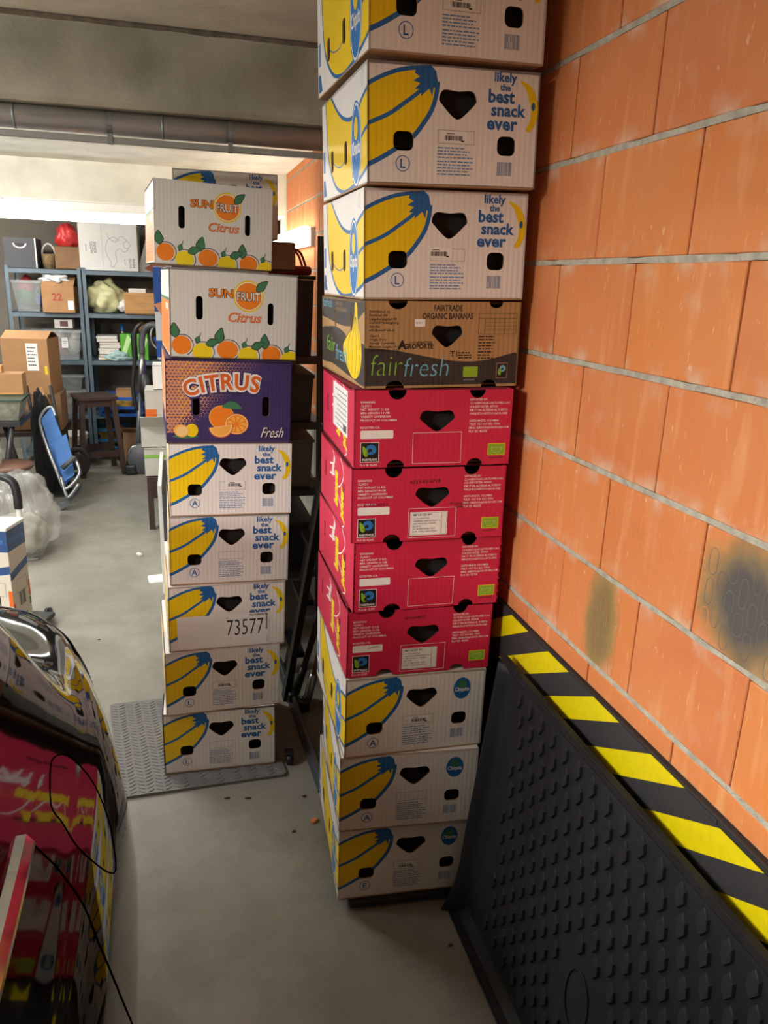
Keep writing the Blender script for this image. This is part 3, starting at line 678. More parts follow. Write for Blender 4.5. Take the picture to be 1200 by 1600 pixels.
# right wall of clay blocks
wall = slab('wall_right', (XW + .016, -3.1, 0), (XW + .13, 8.7, CEIL), BACKING)
JZ = [H + XW * (.064 + .2465 * k) for k in range(-4, 4)]
rows = [(.9405, JZ[0], -5)] + [(JZ[i], JZ[i + 1], i - 4) for i in range(7)] + [(JZ[7], CEIL, 3)]
LB = .362 * XW
def brick_mesh(hgt):
    bm = bmesh.new(); bmesh.ops.create_cube(bm, size=1)
    for v in bm.verts: v.co = Vector((.010 + v.co.x * .020, v.co.y * (LB - .0044), v.co.z * hgt))
    bmesh.ops.bevel(bm, geom=bm.edges[:], offset=.0018, segments=1, affect='EDGES')
    me = bpy.data.meshes.new('brick'); bm.to_mesh(me); bm.free(); me.materials.append(BRICK); return me
full = brick_mesh(JZ[1] - JZ[0] - .0125); _bm = {}
for z0, z1, n in rows:
    hh = z1 - z0 - (.0125 if n not in (3, -5) else .007); zc = (z0 + z1) / 2 + (0 if n not in (3,) else .003) - (.003 if n == -5 else 0)
    me = full if n not in (-5, 3) else brick_mesh(hh)
    base = (1.23 if n % 2 else 1.413) * XW
    k = math.ceil((-1.5 - base) / LB)
    while base + k * LB < 6.25:
        yc = base + (k + .5) * LB
        o = inst('brick', me, wall); o.location = (XW - random.uniform(0, .0022), yc, zc); o.rotation_euler = (0, random.uniform(-.004, .004), random.uniform(-.004, .004))
        st = BRICK_S1 if (n == -4 and abs(base + k * LB - 1.413 * XW) < .02) else (BRICK_S2 if (n == -3 and abs(base + (k + 1) * LB - 1.23 * XW) < .02) else None)
        if st or (n == -3 and abs(base + k * LB - 1.23 * XW) < .02): o.location.x = XW - .0012; o.rotation_euler = (0, 0, 0)
        if st: o.data = o.data.copy(); o.data.materials[0] = st
        k += 1
def ridges(y0, y1, z0, z1, m, keep):
    mb = MB(); j = 0; y = y0 + .016
    while y < y1 - .012:
        z = z0 + .038 + (.028 if j % 2 else 0)
        while z < z1 - .036:
            a, b = .0105 + random.uniform(-.0015, .001), .024 + random.uniform(-.004, .003); cy = y + random.uniform(-.002, .002); cz = z + random.uniform(-.005, .005)
            if keep(cy, cz): mb.tube([(XW - .0007, cy + a * (abs(cos(t)) ** .8) * (1 if cos(t) > 0 else -1), cz + b * (abs(sin(t)) ** .7) * (1 if sin(t) > 0 else -1)) for t in [q * pi / 9 for q in range(18)]], .0010, m, 5, closed=True)
            z += .057
        y += .027; j += 1
    o = mb.build('clay_imprints', wall); o['kind'] = 'stuff'
RG1 = mat('imprint_ridge_tan', '9E8250', .85, var=.15, vscale=30); RG2 = mat('imprint_ridge_grey', '6C6662', .85, var=.2, vscale=30); RG3 = mat('imprint_ridge_clay', 'D98856', .85, var=.1, vscale=30)
y_ = 1.413 * XW; ridges(y_, y_ + LB, JZ[0], JZ[1], RG1, lambda a, b: abs(a - (y_ + LB / 2 - .03)) < .065)
ridges(y_, y_ + LB, JZ[0], JZ[1], RG3, lambda a, b: abs(a - (y_ + LB / 2 - .03)) >= .065)
y2_ = 1.23 * XW; ridges(y2_ - LB, y2_, JZ[1], JZ[2], RG2, lambda a, b: ((a - (y2_ - LB / 2 + .03)) / .12) ** 2 + ((b - (JZ[1] + JZ[2]) / 2) / .09) ** 2 < 1)
ridges(y2_ - LB, y2_, JZ[1], JZ[2], RG3, lambda a, b: ((a - (y2_ - LB / 2 + .03)) / .12) ** 2 + ((b - (JZ[1] + JZ[2]) / 2) / .09) ** 2 >= 1)
ridges(y2_, y2_ + LB, JZ[1], JZ[2], RG3, lambda a, b: True)
for z in JZ:
    mb = MB(); ys = [-1.8 + .03 * i for i in range(270)]; vs = []; fs = []
    for i, y in enumerate(ys):
        a = noise.noise(Vector((y * 9, z * 7, 0))) * .0034; e = noise.noise(Vector((y * 14, z * 7, 5))) * .0034
        vs += [(XW + .012, y, z - .0065 + a), (XW + .0012, y, z - .0062 + a), (XW + .0012, y, z + .0062 + e), (XW + .012, y, z + .0065 + e)]
        if i:
            q = (i - 1) * 4; fs += [(q + j, q + 4 + j, q + 5 + j, q + 1 + j) for j in range(3)]
    mb.add(vs, fs, MORTAR); mb.build('mortar_joint', wall)
mb = MB(); mb.box((XW + .001, -3.0, 0), (XW + .016, 8.6, .938), CONC_B); mb.build('plinth', wall)
mb = MB(); mb.box((XW - .02, 6.27, 1.97), (XW + .02, 6.5, CEIL), CONC); mb.box((XW - .02, 6.27, 0), (XW + .02, 6.5, 1.97), CONC_B); struct(mb.build('trim_1'))
# beams
def beam(name, y0, y1, z0):
    mb = MB(); n = 60; vs = []; fs = []
    for i in range(n + 1):
        x = -4.58 + (XW + 4.58) * i / n; wob = noise.noise(Vector((x * 2.3, y0, 0))) * .004
        vs += [(x, y1, CEIL), (x, y1, z0), (x, y0 + .012, z0 + wob * .6), (x, y0, z0 + .014), (x, y0 + wob, CEIL - .02), (x, y0 - .006, CEIL)]
        if i: q = (i - 1) * 6; fs += [(q + j, q + j + 1, q + 7 + j, q + 6 + j) for j in range(5)]
    mb.add(vs, fs, CONC_B if name == 'trim_2' else CONC); return struct(mb.build(name))
b2 = beam('trim_2', 2.86, 3.22, 2.302)
mb = MB(); vs = []; fs = []
for i in range(181):
    x = -4.5 + 5.36 * i / 180; a = noise.noise(Vector((x * 11, 1, 0))) * .006; e = noise.noise(Vector((x * 17, 4, 0))) * .004
    vs += [(x, 2.851, CEIL - .001), (x, 2.849, CEIL - .006 + e * .5), (x, 2.858, CEIL - .015 + a * .7)]
    if i: q = (i - 1) * 3; fs += [(q, q + 1, q + 4, q + 3), (q + 1, q + 2, q + 5, q + 4)]
mb.add(vs, fs, mat('grout_line', '6E675A', .95, var=.3, vscale=30)); mb.build('grout_line', b2)
beam('trim_3', 6.28, 6.62, 2.24)
# galvanised pipe and conduit under the first beam
ZINC = mat('galvanised_zinc', 'B9C4CC', .36, metal=.12, var=.16, vscale=14, rvar=.15, stretch=(.3, 1, 3))
STEEL = mat('bracket_steel', '8F9496', .5, metal=.6)
t = thing('ventilation_pipe', 'long galvanised zinc pipe with strap brackets under the near concrete beam', 'pipe', (-1.5, 2.93, 2.265))
mb = MB(); mb.tube([(-3, 0, 0), (2.36, 0, 0)], .036, ZINC, 28); mb.build('pipe', t)
for px in (253, 20):
    x = at(px, 175, y=2.9).x + 1.5; MB().tube([(x - .004, 0, 0), (x + .004, 0, 0)], .0378, STEEL, 28).build('joint_collar', t)
for px in (170, 359, -60):
    x = at(px, 178, y=2.9).x + 1.5; mb = MB(); pts = [(x, .038 * cos(a), .038 * sin(a)) for a in [pi * .5 + pi * 2 * i / 20 for i in range(0, 12)]]
    vs = []; fs = []
    for i, p in enumerate(pts):
        vs += [(x - .008, p[1], p[2]), (x + .008, p[1], p[2])]
        if i: fs.append((2 * i - 2, 2 * i - 1, 2 * i + 1, 2 * i))
    mb.add(vs, fs, STEEL); mb.box((x - .008, -.040, -.066), (x + .008, -.006, -.036), STEEL); mb.build('strap_bracket', t)
t = thing('cable_conduit', 'thin grey rail clipped along the underside of the zinc pipe', 'conduit', (-1.5, 2.905, 2.200))
MB().box((-3, -.012, 0), (2.36, .012, .019), mat('conduit_grey', '9FA19E', .4, metal=.3), bev=.002).build('rail', t)

# fixtures
TUBE = mat('lit_tube', 'FFFFFF', .4, emit='F4FAFF', estr=16)
TUBE_W = mat('lit_diffuser', 'FFFFFF', .4, emit='FFF6E4', estr=14)
FIX = mat('fixture_enamel', 'E4E4DE', .35)
t = thing('tube_light', 'long white fluorescent batten along the far concrete beam above the shelves', 'ceiling light', (-1.2, 6.22, 2.13), group=None)
MB().box((-1.2, -.05, .07), (1.17, .05, .135), FIX, bev=.006).build('housing', t)
MB().box((-1.2, -.058, .134), (1.17, .055, .142), FIX).build('cover_lip', t)
MB().tube([(-1.18, -.01, .035), (1.14, -.01, .035)], .030, TUBE, 16).build('tube', t)
for x in (-1.19, 1.15): MB().box((x - .015, -.04, -.002), (x + .015, .03, .075), FIX).build('end_cap', t)
for x in (-.62, .05): MB().tube([(x, -.052, .138), (x + .055, -.052, .138)], .008, FIX).build('clip', t)
t = thing('wall_light', 'bright boxed light fitting on the clay block wall beyond the near box stack', 'wall light', (XW, 5.0, 2.05))
MB().box((-.03, 0, -.055), (0, 1.5, .055), FIX).build('housing', t)
MB().box((-.085, .02, -.058), (-.03, 1.48, .060), TUBE_W, bev=.012).build('diffuser', t)
TUBE_H = mat('lit_tube_warm', 'FFFFFF', .4, emit='FFF4E4', estr=110)
TUBE_C = mat('lit_tube_cool', 'FFFFFF', .4, emit='F6F8FF', estr=110)
TUBE_B = mat('lit_tube_bright', 'FFFFFF', .4, emit='FBF8F0', estr=360)
for loc, r, L_, m_, lab in (((-3.1, -.45), 0, .6, TUBE_H, 'white fluorescent batten on the ceiling beyond the parked car'), ((-2.1, 2.25), pi / 2, .6, TUBE_C, 'white fluorescent batten on the ceiling left of the car'),
                        ((-2.1, .45), 0, .6, FIX, 'added fluorescent batten above the far side of the car, brightening the left stack'), ((-1.65, 4.5), 0, .6, TUBE_B, 'white fluorescent batten on the ceiling between the two beams'), ((-1.9, 7.2), 0, .6, TUBE_H, 'fluorescent batten on the ceiling behind the far beam')):  # the batten over the car's far side is an added, unseen fill
    t = thing('tube_light', lab, 'ceiling light', (loc[0], loc[1], 2.475), (0, 0, r))
    MB().box((-L_ - .05, -.06, .0), (L_ + .05, .06, .071), FIX, bev=.006).build('housing', t)
    MB().tube([(-L_, 0, -.035), (L_, 0, -.035)], .014, m_, 12).build('tube', t)
    for x in (-L_ - .01, L_ + .01): MB().box((x - .012, -.02, -.055), (x + .012, .02, .0), FIX).build('end_cap', t)

# wall protection board with hazard tape
BOARD = mat('black_foam_board', '2A2827', .7, var=.1)
TAPE_Y = mat('tape_yellow', 'E8D40C', .38, var=.05, vscale=60, bump=.12, bscale=400)
TAPE_K = mat('tape_black', '39383A', .42, var=.12, vscale=90, bump=.12, bscale=400)
board = thing('protection_board', 'black board along the foot of the clay block wall edged with hazard tape', 'wall protector', (.858, 0, 0))
MB().box((0, -1.2, 0), (.012, 3.4, .9405), BOARD, bev=.002).build('board', board)
def tape(y0, y1, z0, z1, off, lab):
    L = []; p = .220
    for k in range(-9, 14):
        yb = 1.432 + k * p; sl = -1 / .56
        q = [(yb + (z - .942) * sl + e, z) for z, e in ((z1 + .001, 0), (z1 + .001, .1066), (z0 - .001, .1066), (z0 - .001, 0))]
        L.append(([(a - y0, b - z0) for a, b in q], TAPE_Y))
    o = panel('hazard_tape', y1 - y0, z1 - z0, TAPE_K, L, [], board, lambda u, v, d: (-off + d, y0 + u, z0 + v), th=.0004, edge=TAPE_K); o['label'] = lab
tape(.914, 2.35, .780, .936, .0014, 'length of black and yellow striped tape reaching behind the boxes')
tape(-1.1, .944, .772, .928, .0024, 'overlapping nearer length of black and yellow striped tape')

# ================================================================== NEAR STACK (from the floor up)
G1 = 'fruit boxes stacked against the clay block wall'
NX = dict(
 C1=((.397, 1.816, -1.762, -4.0, 0), 'oval', 'E', 'lowest white banana box of the near stack, marked with a circled E'),
 C2=((.395, 1.809, -1.515, -5.1, .1), 'oval', 'A', 'white banana box with round blue seal second from the floor in the near stack'),
 C3=((.405, 1.804, -1.270, -1.3, -.2), 'oval', 'A', 'white banana box with round blue seal directly under the red boxes'))
for kx, st in (('C1', (.172, .088)), ('C2', None), ('C3', (.180, .090))): banana_box(NX[kx][0], NX[kx][1], NX[kx][2], NX[kx][3], G1, sticker=st)
red_box((.406, 1.808, -1.024, -1.3, -.4), 'lowest red banana box, on the white boxes, with scribbled register field', G1, imp=True, stamp=[('0190098053', .155, .160, .012, .03), ('scribble', .058, .082, .010, .1)])
red_box((.418, 1.798, -.830, -.2, -.1), 'second red banana box from below, with an empty outlined field', G1)
red_box((.408, 1.792, -.636, -1.7, .4), 'third red banana box from below, stamped numbers above its hand hole, importer label', G1, imp=True, stamp=[('0733-03-0718', .150, .150, .014, .03), ('4236450073-0', .030, .096, .011, -.02), ('EU 0024-0700', .258, .092, .009, -.05), ('160308', .270, .084, .009, -.05)])
red_box((.412, 1.796, -.442, -1.9, .6), 'top red banana box, under the brown box, with a shipping label on its side', G1, side_label=True)
fairfresh_box((.436, 1.807, -.2485, 1.1, .9), 'brown kraft organic banana box with a charcoal wave between red and white boxes', G1)
banana_box((.430, 1.808, -.040, 0, 1.3), 'snack', 'L', 'white banana box resting on the brown kraft box of the near stack', G1, sticker=(.152, .094))
banana_box((.424, 1.773, .206, .6, 1.6), 'snack', 'L', 'white banana box second from the top of the near stack', G1, sticker=(.168, .090))
banana_box((.414, 1.749, .458, 1.8, 1.4), 'snack', 'L', 'topmost white banana box of the near stack, cut off by the picture edge', G1, sticker=(.172, .090))
# low dolly under it, set forward so its black deck doubles as the box's shadow
t = thing('dolly', 'low black dolly under the near box stack', 'dolly', (.430, 1.796, 0), (0, 0, -.07))
RUB = mat('black_rubber', '1C1C1D', .7, var=.1)
MB().box((0, 0, .010), (.33, .42, .0305), RUB, bev=.004).build('deck', t)
for x in (.03, .27):
    for y in (.04, .36): MB().tube([(x - .008, y, .009), (x + .008, y, .009)], .009, RUB, 12).build('wheel', t)

# ================================================================== LEFT STACK
G2 = 'fruit boxes stacked on the grey rubber mat'
s = 1.022
banana_box((-.104, 2.569, -1.778, -1.5, -.3), 'snack', 'L', 'lowest white banana box of the left stack, standing on the rubber mat', G2, sc=s)
banana_box((-.086, 2.557, -1.530, 2.2, -.7), 'snack', 'L', 'white banana box second from the mat in the left stack, with barcode sticker', G2, sticker=(.172, .092), sc=s)
banana_box((-.065, 2.565, -1.281, 2.2, -1.2), 'snack', None, 'middle banana box of the left stack with a big white label 73577', G2, sticker='big', sc=s)
banana_box((-.051, 2.575, -1.031, 1.3, -1.5), 'snack', 'A', 'white banana box fourth from the mat in the left stack, above the 73577 box', G2, sc=s)
banana_box((-.040, 2.578, -.782, 1.2, -1.2), 'snack', 'A', 'white banana box directly under the dark blue citrus box', G2, sticker=(.180, .095), sc=s)
citrus_box((-.040, 2.583, -.5325, 1.8, -1.5), 'dark blue citrus box with orange triangle pattern and oranges, near left stack top', G2)
sunfruit_box((-.016, 2.600, -.254, 3.4, -1.6), 'nearer white citrus box with orange fruit row, on the dark blue box', G2)
sunfruit_box((-.055, 2.923, .037, 5.0, -1.7), 'farther, higher white citrus box with orange fruit row, top of left stack', G2)

# grey rubber mat with raised lozenges
RG = mat('grey_rubber', '6A6866', .6, var=.08, vscale=30)
mt = thing('rubber_mat', 'grey rubber floor mat with raised herringbone pattern under the left box stack', 'mat', (-.26, 2.47, 0), (0, 0, .02))
w_, d_ = .60, .66
poly = rrect(0, 0, w_, d_, .02)
mb = MB(); skew = lambda u, v, d: (u - v * .10, v, d)
mb.prism(poly, 0, .012, RG, skew); mb.build('mat_base', mt)
mb = MB(); st = .031
for i in range(int(w_ / st)):
    for j in range(int(d_ / st * 1.45)):
        cx = .018 + i * st; cy = .014 + j * st / 1.45
        if cy > d_ - .012 or cx > w_ - .012: continue
        a = .55 if i % 2 else -.55; P4 = []
        for x, y in ((-.017, 0), (0, -.0038), (.017, 0), (0, .0038)): P4.append(skew(cx + x * cos(a) - y * sin(a), cy + x * sin(a) + y * cos(a), .0119))
        b = [Vector(p) for p in P4]; c = sum(b, Vector()) / 4
        tp = [c + (p - c) * .55 + Vector((0, 0, .0026)) for p in b]
        mb.add(b + tp, [(4, 5, 6, 7)] + [(q, (q + 1) % 4, 4 + (q + 1) % 4, 4 + q) for q in range(4)], RG)
o = mb.build('tread_lozenges', mt); o['kind'] = 'stuff'

# ================================================================== TRUNK MAT LEANING ON THE BOARD
TM = mat('trunk_mat_rubber', '232325', .6, var=.12, vscale=12, spec=.3)
tmr = thing('trunk_mat', 'black rubber car trunk mat with diamond studs leaning on the hazard taped board', 'car mat', (0, 0, 0))
ang = math.atan2(.058, .835)
def TP(y, v, d): return Vector((.770 + v * sin(ang) - d * cos(ang), y, .004 + v * cos(ang) + d * sin(ang)))
mb = MB(); vv = [0, .02, .05, .3, .6, .78, .81, .832]
def rimh(v): return .036 + .034 * max(0, 1 - v / .16) ** 2 - .012 * v
prof = []
for v in [i * .832 / 30 for i in range(31)]:
    h_ = rimh(v); yb = 1.690 + .02 * cos(v * 3)
    prof.append([(yb + .030, h_), (yb + .024, h_ + .001), (yb + .010, h_ * .45), (yb, .002), (yb - .012, .0), (yb - .034, .0), (yb - .036, -.0025), (yb - .042, -.0025), (yb - .044, 0), (.2, 0)])
V = []; F = []; K = len(prof[0])
rowsv = []
for i, v in enumerate([i * .832 / 30 for i in range(31)]): rowsv.append((v, prof[i]))
for v, pr_ in rowsv:
    for y, d in pr_: V.append(TP(y, v, d + .004))
for i in range(30):
    for j in range(K - 1): a = i * K + j; F.append((a, a + 1, a + K + 1, a + K))
mb.add(V, F, TM, True)
# bottom rim (faces up) and top lip
def strip(pts0, pts1):
    n = len(pts0); mb.add(pts0 + pts1, [(i, i + 1, n + i + 1, n + i) for i in range(n - 1)], TM, False)
Y = [.2, .6, 1.0, 1.4, 1.64, 1.70, 1.722]
def brim(d, v): return [TP(y, v, d) for y in Y]
strip(brim(.004, .035), brim(.006, .022)); strip(brim(.006, .022), brim(.030, .004)); strip(brim(.030, .004), brim(.052, .001)); strip(brim(.052, .001), brim(.056, .004))
Yt = [.2, .6, 1.0, 1.4, 1.72]
def trim_(d, v): return [TP(y, v, d) for y in Yt]
strip(trim_(.004, .815), trim_(.012, .828)); strip(trim_(.012, .828), trim_(.014, .838)); strip(trim_(.014, .838), trim_(0, .838))
o = mb.build('mat_tray', tmr); md = o.modifiers.new('t', 'SOLIDIFY'); md.thickness = .004; md.offset = -1
# stud
bm_v = []; q = .017; r_ = .020
sp = [(-.011, -.004), (0, -.020), (.011, -.010), (.011, .010), (0, .004)]
sp = [(-.018, -.004), (-.004, -.026), (.012, -.019), (.015, .006), (.003, .027), (-.014, .018)]
sv = [Vector((-0.0, y, z)) for y, z in sp] + [Vector((-.0062 if y < .0 else -.0022, y * .92 if y < 0 else y * .8, z * .86)) for y, z in sp]
sme = bpy.data.meshes.new('diamond_stud'); n = len(sp)
sme.from_pydata([tuple(v) for v in sv], [], [tuple(range(n, 2 * n))] + [(i, (i + 1) % n, n + (i + 1) % n, n + i) for i in range(n)]); sme.materials.append(TM)
cnt = 0
for j in range(15):
    for i in range(22):
        y = 1.602 - j * .0185 - i * .0615 + (.0615 if j * .0185 > .06 else 0) + (.0615 if j * .0185 > .123 else 0) + (.0615 if j * .0185 > .185 else 0) + (.0615 if j * .0185 > .246 else 0); v = .775 - j * .0495
        if y > 1.635 or y < .50 or v < .06: continue
        if ((y - 1.14) / .10) ** 2 + ((v - .30) / .13) ** 2 < 1: continue
        if cnt >= 298: break
        o = inst('diamond_stud', sme, tmr); o.location = TP(y, v, .0042); o.rotation_euler = (0, ang, 0); cnt += 1
mb = MB(); pts = [TP(1.14 + .045 * cos(a), .30 + .075 * sin(a), .0058) for a in [i * pi / 14 for i in range(28)]]; mb.tube(pts, .0016, TM, 6, closed=True); mb.build('moulded_emblem', tmr)

# ================================================================== THE PARKED CAR (rear right quarter)
PAINT = mat('car_paint_black', '0A0B10', .05, metal=.0, spec=.5, coat=.55)
GLASS = mat('car_glass', '0A0C0E', .03, spec=.9)
CHROME = mat('chrome', 'D8D8DA', .10, metal=1)
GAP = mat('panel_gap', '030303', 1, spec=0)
car = thing('car', 'glossy black car seen from above its rear right corner, lower left', 'car', (-1.0, 1.0, 0))
plan = smoothline([(-.17, -2.2), (-.15, -1.6), (-.118, -.8), (-.106, 0), (-.104, .6), (-.108, 1.0), (-.118, 1.33), (-.150, 1.55), (-.200, 1.75), (-.262, 1.92), (-.36, 2.05), (-.52, 2.13), (-.75, 2.17), (-1.0, 2.18)], 10)
prof_lo = smoothline([(.12, .17), (.075, .21), (.048, .34), (.012, .50), (.0, .64), (.008, .76), (.022, .85), (.043, .915), (.062, .945)], 5)
side_up = smoothline([(.064, .948), (.074, .962), (.088, .985), (.104, 1.01), (.122, 1.04)], 5); rear_up = smoothline([(.064, .948), (.085, .962), (.12, .975), (.165, .985), (.20, .990)], 5)
side_gr = smoothline([(.122, 1.04), (.150, 1.09), (.20, 1.18), (.31, 1.33), (.43, 1.42), (.60, 1.455), (.85, 1.47)], 5); rear_gr = smoothline([(.20, .990), (.26, 1.05), (.36, 1.17), (.48, 1.30), (.60, 1.40), (.70, 1.445), (.85, 1.47)], 5)
def wq(i): y = plan[i][1]; t = max(0, min(1, (y - 1.42) / .33)); return t * t * (3 - 2 * t)
def plan_n(i):
    a = Vector(plan[max(0, i - 1)]); b = Vector(plan[min(len(plan) - 1, i + 1)]); t = (b - a).normalized(); return Vector((-t.y, t.x))
def cp(i, inset, z, mir=False):
    p = Vector(plan[i]); n = plan_n(i); x, y = p + n * inset
    x = min(x, 9) ; x = max(x, -1.0)
    return Vector((-(x + 1.0) if mir else x + 1.0, y - 1.0, z))
def loft(name, P, i0, i1, m, off=0, keep=None, P2=None):
    mb = MB()
    for mir in (False, True):
        V = []; F = []; K = len(P)
        for i in range(i0, i1 + 1):
            PP = P if P2 is None else [(a[0] * (1 - wq(i)) + b[0] * wq(i), a[1] * (1 - wq(i)) + b[1] * wq(i)) for a, b in zip(P, P2)]
            for ins, z in PP: V.append(cp(i, ins - off, z + off * .3, mir))
        for i in range(i1 - i0):
            for j in range(K - 1):
                a = i * K + j; f = (a, a + K, a + K + 1, a + 1)
                c = (V[a] + V[a + K + 1]) / 2
                if keep and not keep(c, i0 + i, j): continue
                F.append(f if not mir else f[::-1])
        mb.add(V, F, m, True)
    o = mb.build(name, car); bm = bmesh.new(); bm.from_mesh(o.data); bmesh.ops.remove_doubles(bm, verts=bm.verts, dist=.0005); bmesh.ops.delete(bm, geom=[v for v in bm.verts if not v.link_faces], context='VERTS'); bm.to_mesh(o.data); bm.free(); return o
NPL = len(plan) - 1
WC = (-.30, .33)         # wheel centre in car space (y, z)
prof = prof_lo + side_up; prof2 = prof_lo + rear_up
body = loft('body_shell', prof, 0, NPL, PAINT, P2=prof2, keep=lambda c, i, j: not (abs(c.x) > .6 and math.hypot(c.y - WC[0], c.z - WC[1]) < .355))
iw = min(range(NPL), key=lambda i: abs(plan[i][1] - .93))
loft('side_window', side_gr[:17], 0, iw, GLASS, P2=rear_gr[:17]); pill = loft('quarter_pillar', side_gr[:17], iw, NPL, PAINT, P2=rear_gr[:17]); loft('roof', side_gr[16:], 0, NPL, PAINT, P2=rear_gr[16:])
loft('sill', [(.13, .16), (.06, .19), (.02, .26), (.008, .30)], 0, min(range(NPL), key=lambda i: abs(plan[i][1] - .9)), mat('sill_plastic', '1B1B1C', .45), off=.006)
# tail lamp, bumper
i0 = min(range(NPL), key=lambda i: abs(plan[i][1] - 1.80)); 
LAMP = mat('tail_lamp_red', 'B01020', .08, spec=.8, coat=1)
loft('tail_lamp', [p for p in prof_lo if .66 < p[1] < .925], i0, NPL - 12, LAMP, off=.004)
from mathutils.bvhtree import BVHTree
def on_car(pts, off=.0):
    bmm = bmesh.new(); bmm.from_mesh(body.data); bmm.from_mesh(pill.data); T = BVHTree.FromBMesh(bmm); out = []
    for p in pts:
        q = Vector(p) - Vector((-1.0, 1.0, 0)); h_ = T.find_nearest(q); out.append(h_[0] + h_[1] * off)
    bmm.free(); return out
def ray_car(pxs):
    bmm = bmesh.new(); bmm.from_mesh(body.data); bmm.from_mesh(pill.data); T = BVHTree.FromBMesh(bmm); out = []
    for px, py in pxs:
        d = (CR * ((px - 600) / 1201) + CU * ((800 - py) / 1201) + CF).normalized(); h_ = T.ray_cast(Vector((0, 0, H)) - Vector((-1.0, 1.0, 0)), d)
        if h_[0] is not None: out.append(h_[0])
    bmm.free(); return out
flap = ray_car(smoothline([(88, 1181), (80, 1192), (78, 1225), (81, 1262), (97, 1285), (120, 1322), (150, 1350), (172, 1364), (181, 1358), (178, 1322), (170, 1282), (152, 1235), (135, 1208), (115, 1187), (100, 1179)], 4, True))
MB().tube(flap, .0013, GAP, 6, closed=True).build('fuel_flap', car)
door = on_car(smoothline([(-.215, .985, 1.03), (-.19, .985, .99), (-.17, .97, .945), (-.14, .93, .89), (-.12, .93, .80), (-.1, .98, .66), (-.1, 1.05, .52), (-.1, 1.08, .36), (-.11, 1.08, .24)], 6))
MB().tube(door, .0016, GAP, 6).build('door_gap', car)
bump_l = on_car([(plan[i][0], plan[i][1], .66) for i in range(i0 - 6, NPL + 1)]); MB().tube(bump_l, .0025, GAP, 6).build('bumper_gap', car)
arch = [Vector((0, WC[0] + .362 * cos(a), WC[1] + .362 * sin(a))) for a in [i * pi / 16 - .15 for i in range(0, 18)]]
arch = [p + Vector((-1.0 + .9, 1.0, 0)) for p in arch]
MB().tube([p + Vector((.002, 0, 0)) for p in on_car(arch)], .006, mat('arch_trim', '161617', .5), 8).build('wheel_arch', car)
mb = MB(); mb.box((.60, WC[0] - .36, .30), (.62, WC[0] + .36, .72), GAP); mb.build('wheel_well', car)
RUBT = mat('tyre', '1A1A1A', .8)
wh = bpy.data.objects.new('wheel', None)
Mw = Matrix.Translation((.84, WC[0], WC[1])) @ Matrix.Rotation(pi / 2, 4, 'Y')
w_o = MB().lathe([(.21, -.16), (.30, -.16), (.325, -.13), (.33, -.08), (.325, -.03), (.30, 0), (.21, 0)], RUBT, 36, Mw).build('wheel', car)
mb = MB(); mb.lathe([(.21, -.02), (.19, -.012), (.185, -.05), (.06, -.03), (.0, -.02)], mat('alloy', '9A9C9E', .3, metal=.8), 30, Mw)
for k in range(5):
    a = k * 2 * pi / 5; mb.box((-.025, .04, -.03), (.025, .19, -.010), MATS['alloy'], Mw @ Matrix.Rotation(a, 4, 'Z'))
mb.build('rim', w_o)
trim = [p + Vector((0, 0, .008)) for p in on_car([(-.228, .97, 1.04), (-.226, .9, 1.04), (-.226, .8, 1.04), (-.226, .6, 1.04), (-.228, .2, 1.04), (-.24, -.5, 1.04)])]
mb = MB(); V = []; F = []
for p in trim: V += [p + Vector((-.013, 0, -.006)), p + Vector((-.010, 0, .008)), p + Vector((.004, 0, .009)), p + Vector((.013, 0, -.004)), p + Vector((.014, 0, -.010))]
for i in range(len(trim) - 1):
    for j in range(4): a = i * 5 + j; F.append((a, a + 5, a + 6, a + 1))
F.append((0, 1, 2, 3, 4)); mb.add(V, F, CHROME); mb.build('belt_trim', car)
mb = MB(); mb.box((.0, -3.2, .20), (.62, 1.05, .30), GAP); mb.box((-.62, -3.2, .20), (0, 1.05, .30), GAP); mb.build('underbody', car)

# ================================================================== BACKGROUND HELPERS
CLEAR = mat('clear_plastic', 'C9CFCF', .2, alpha=.24, spec=.6, bump=.15, bscale=12)
BAGC = mat('clear_bag_plastic', 'BDBDB8', .16, alpha=.34, spec=1, bump=1, bscale=12)
CART = mat('carton', 'A67D55', .8, var=.08, vscale=9, bump=.05)
CART2 = mat('carton_dark', '8C6B4D', .8, var=.1, vscale=9)
RACK = mat('rack_blue_grey', '5B6C78', .5, var=.06)
DARKW = mat('dark_stained_wood', '3A2722', .55, var=.25, vscale=6, stretch=(8, 8, .8), bump=.1)
PINE = mat('pine_wood', 'B98850', .6, var=.18, vscale=5, stretch=(1, 8, 9))
BLKP = mat('black_plastic', '1D1F22', .45)
GRYP = mat('grey_plastic', '4A4D52', .5)
WHP = mat('white_plastic', 'E3E2DE', .45)
BLUP = mat('blue_plastic', '1E5BB4', .45)
ALU = mat('brushed_aluminium', 'B4B7BA', .3, metal=.9)
REDP = mat('red_plastic_bag', 'D23A3A', .35, bump=.6, bscale=14)

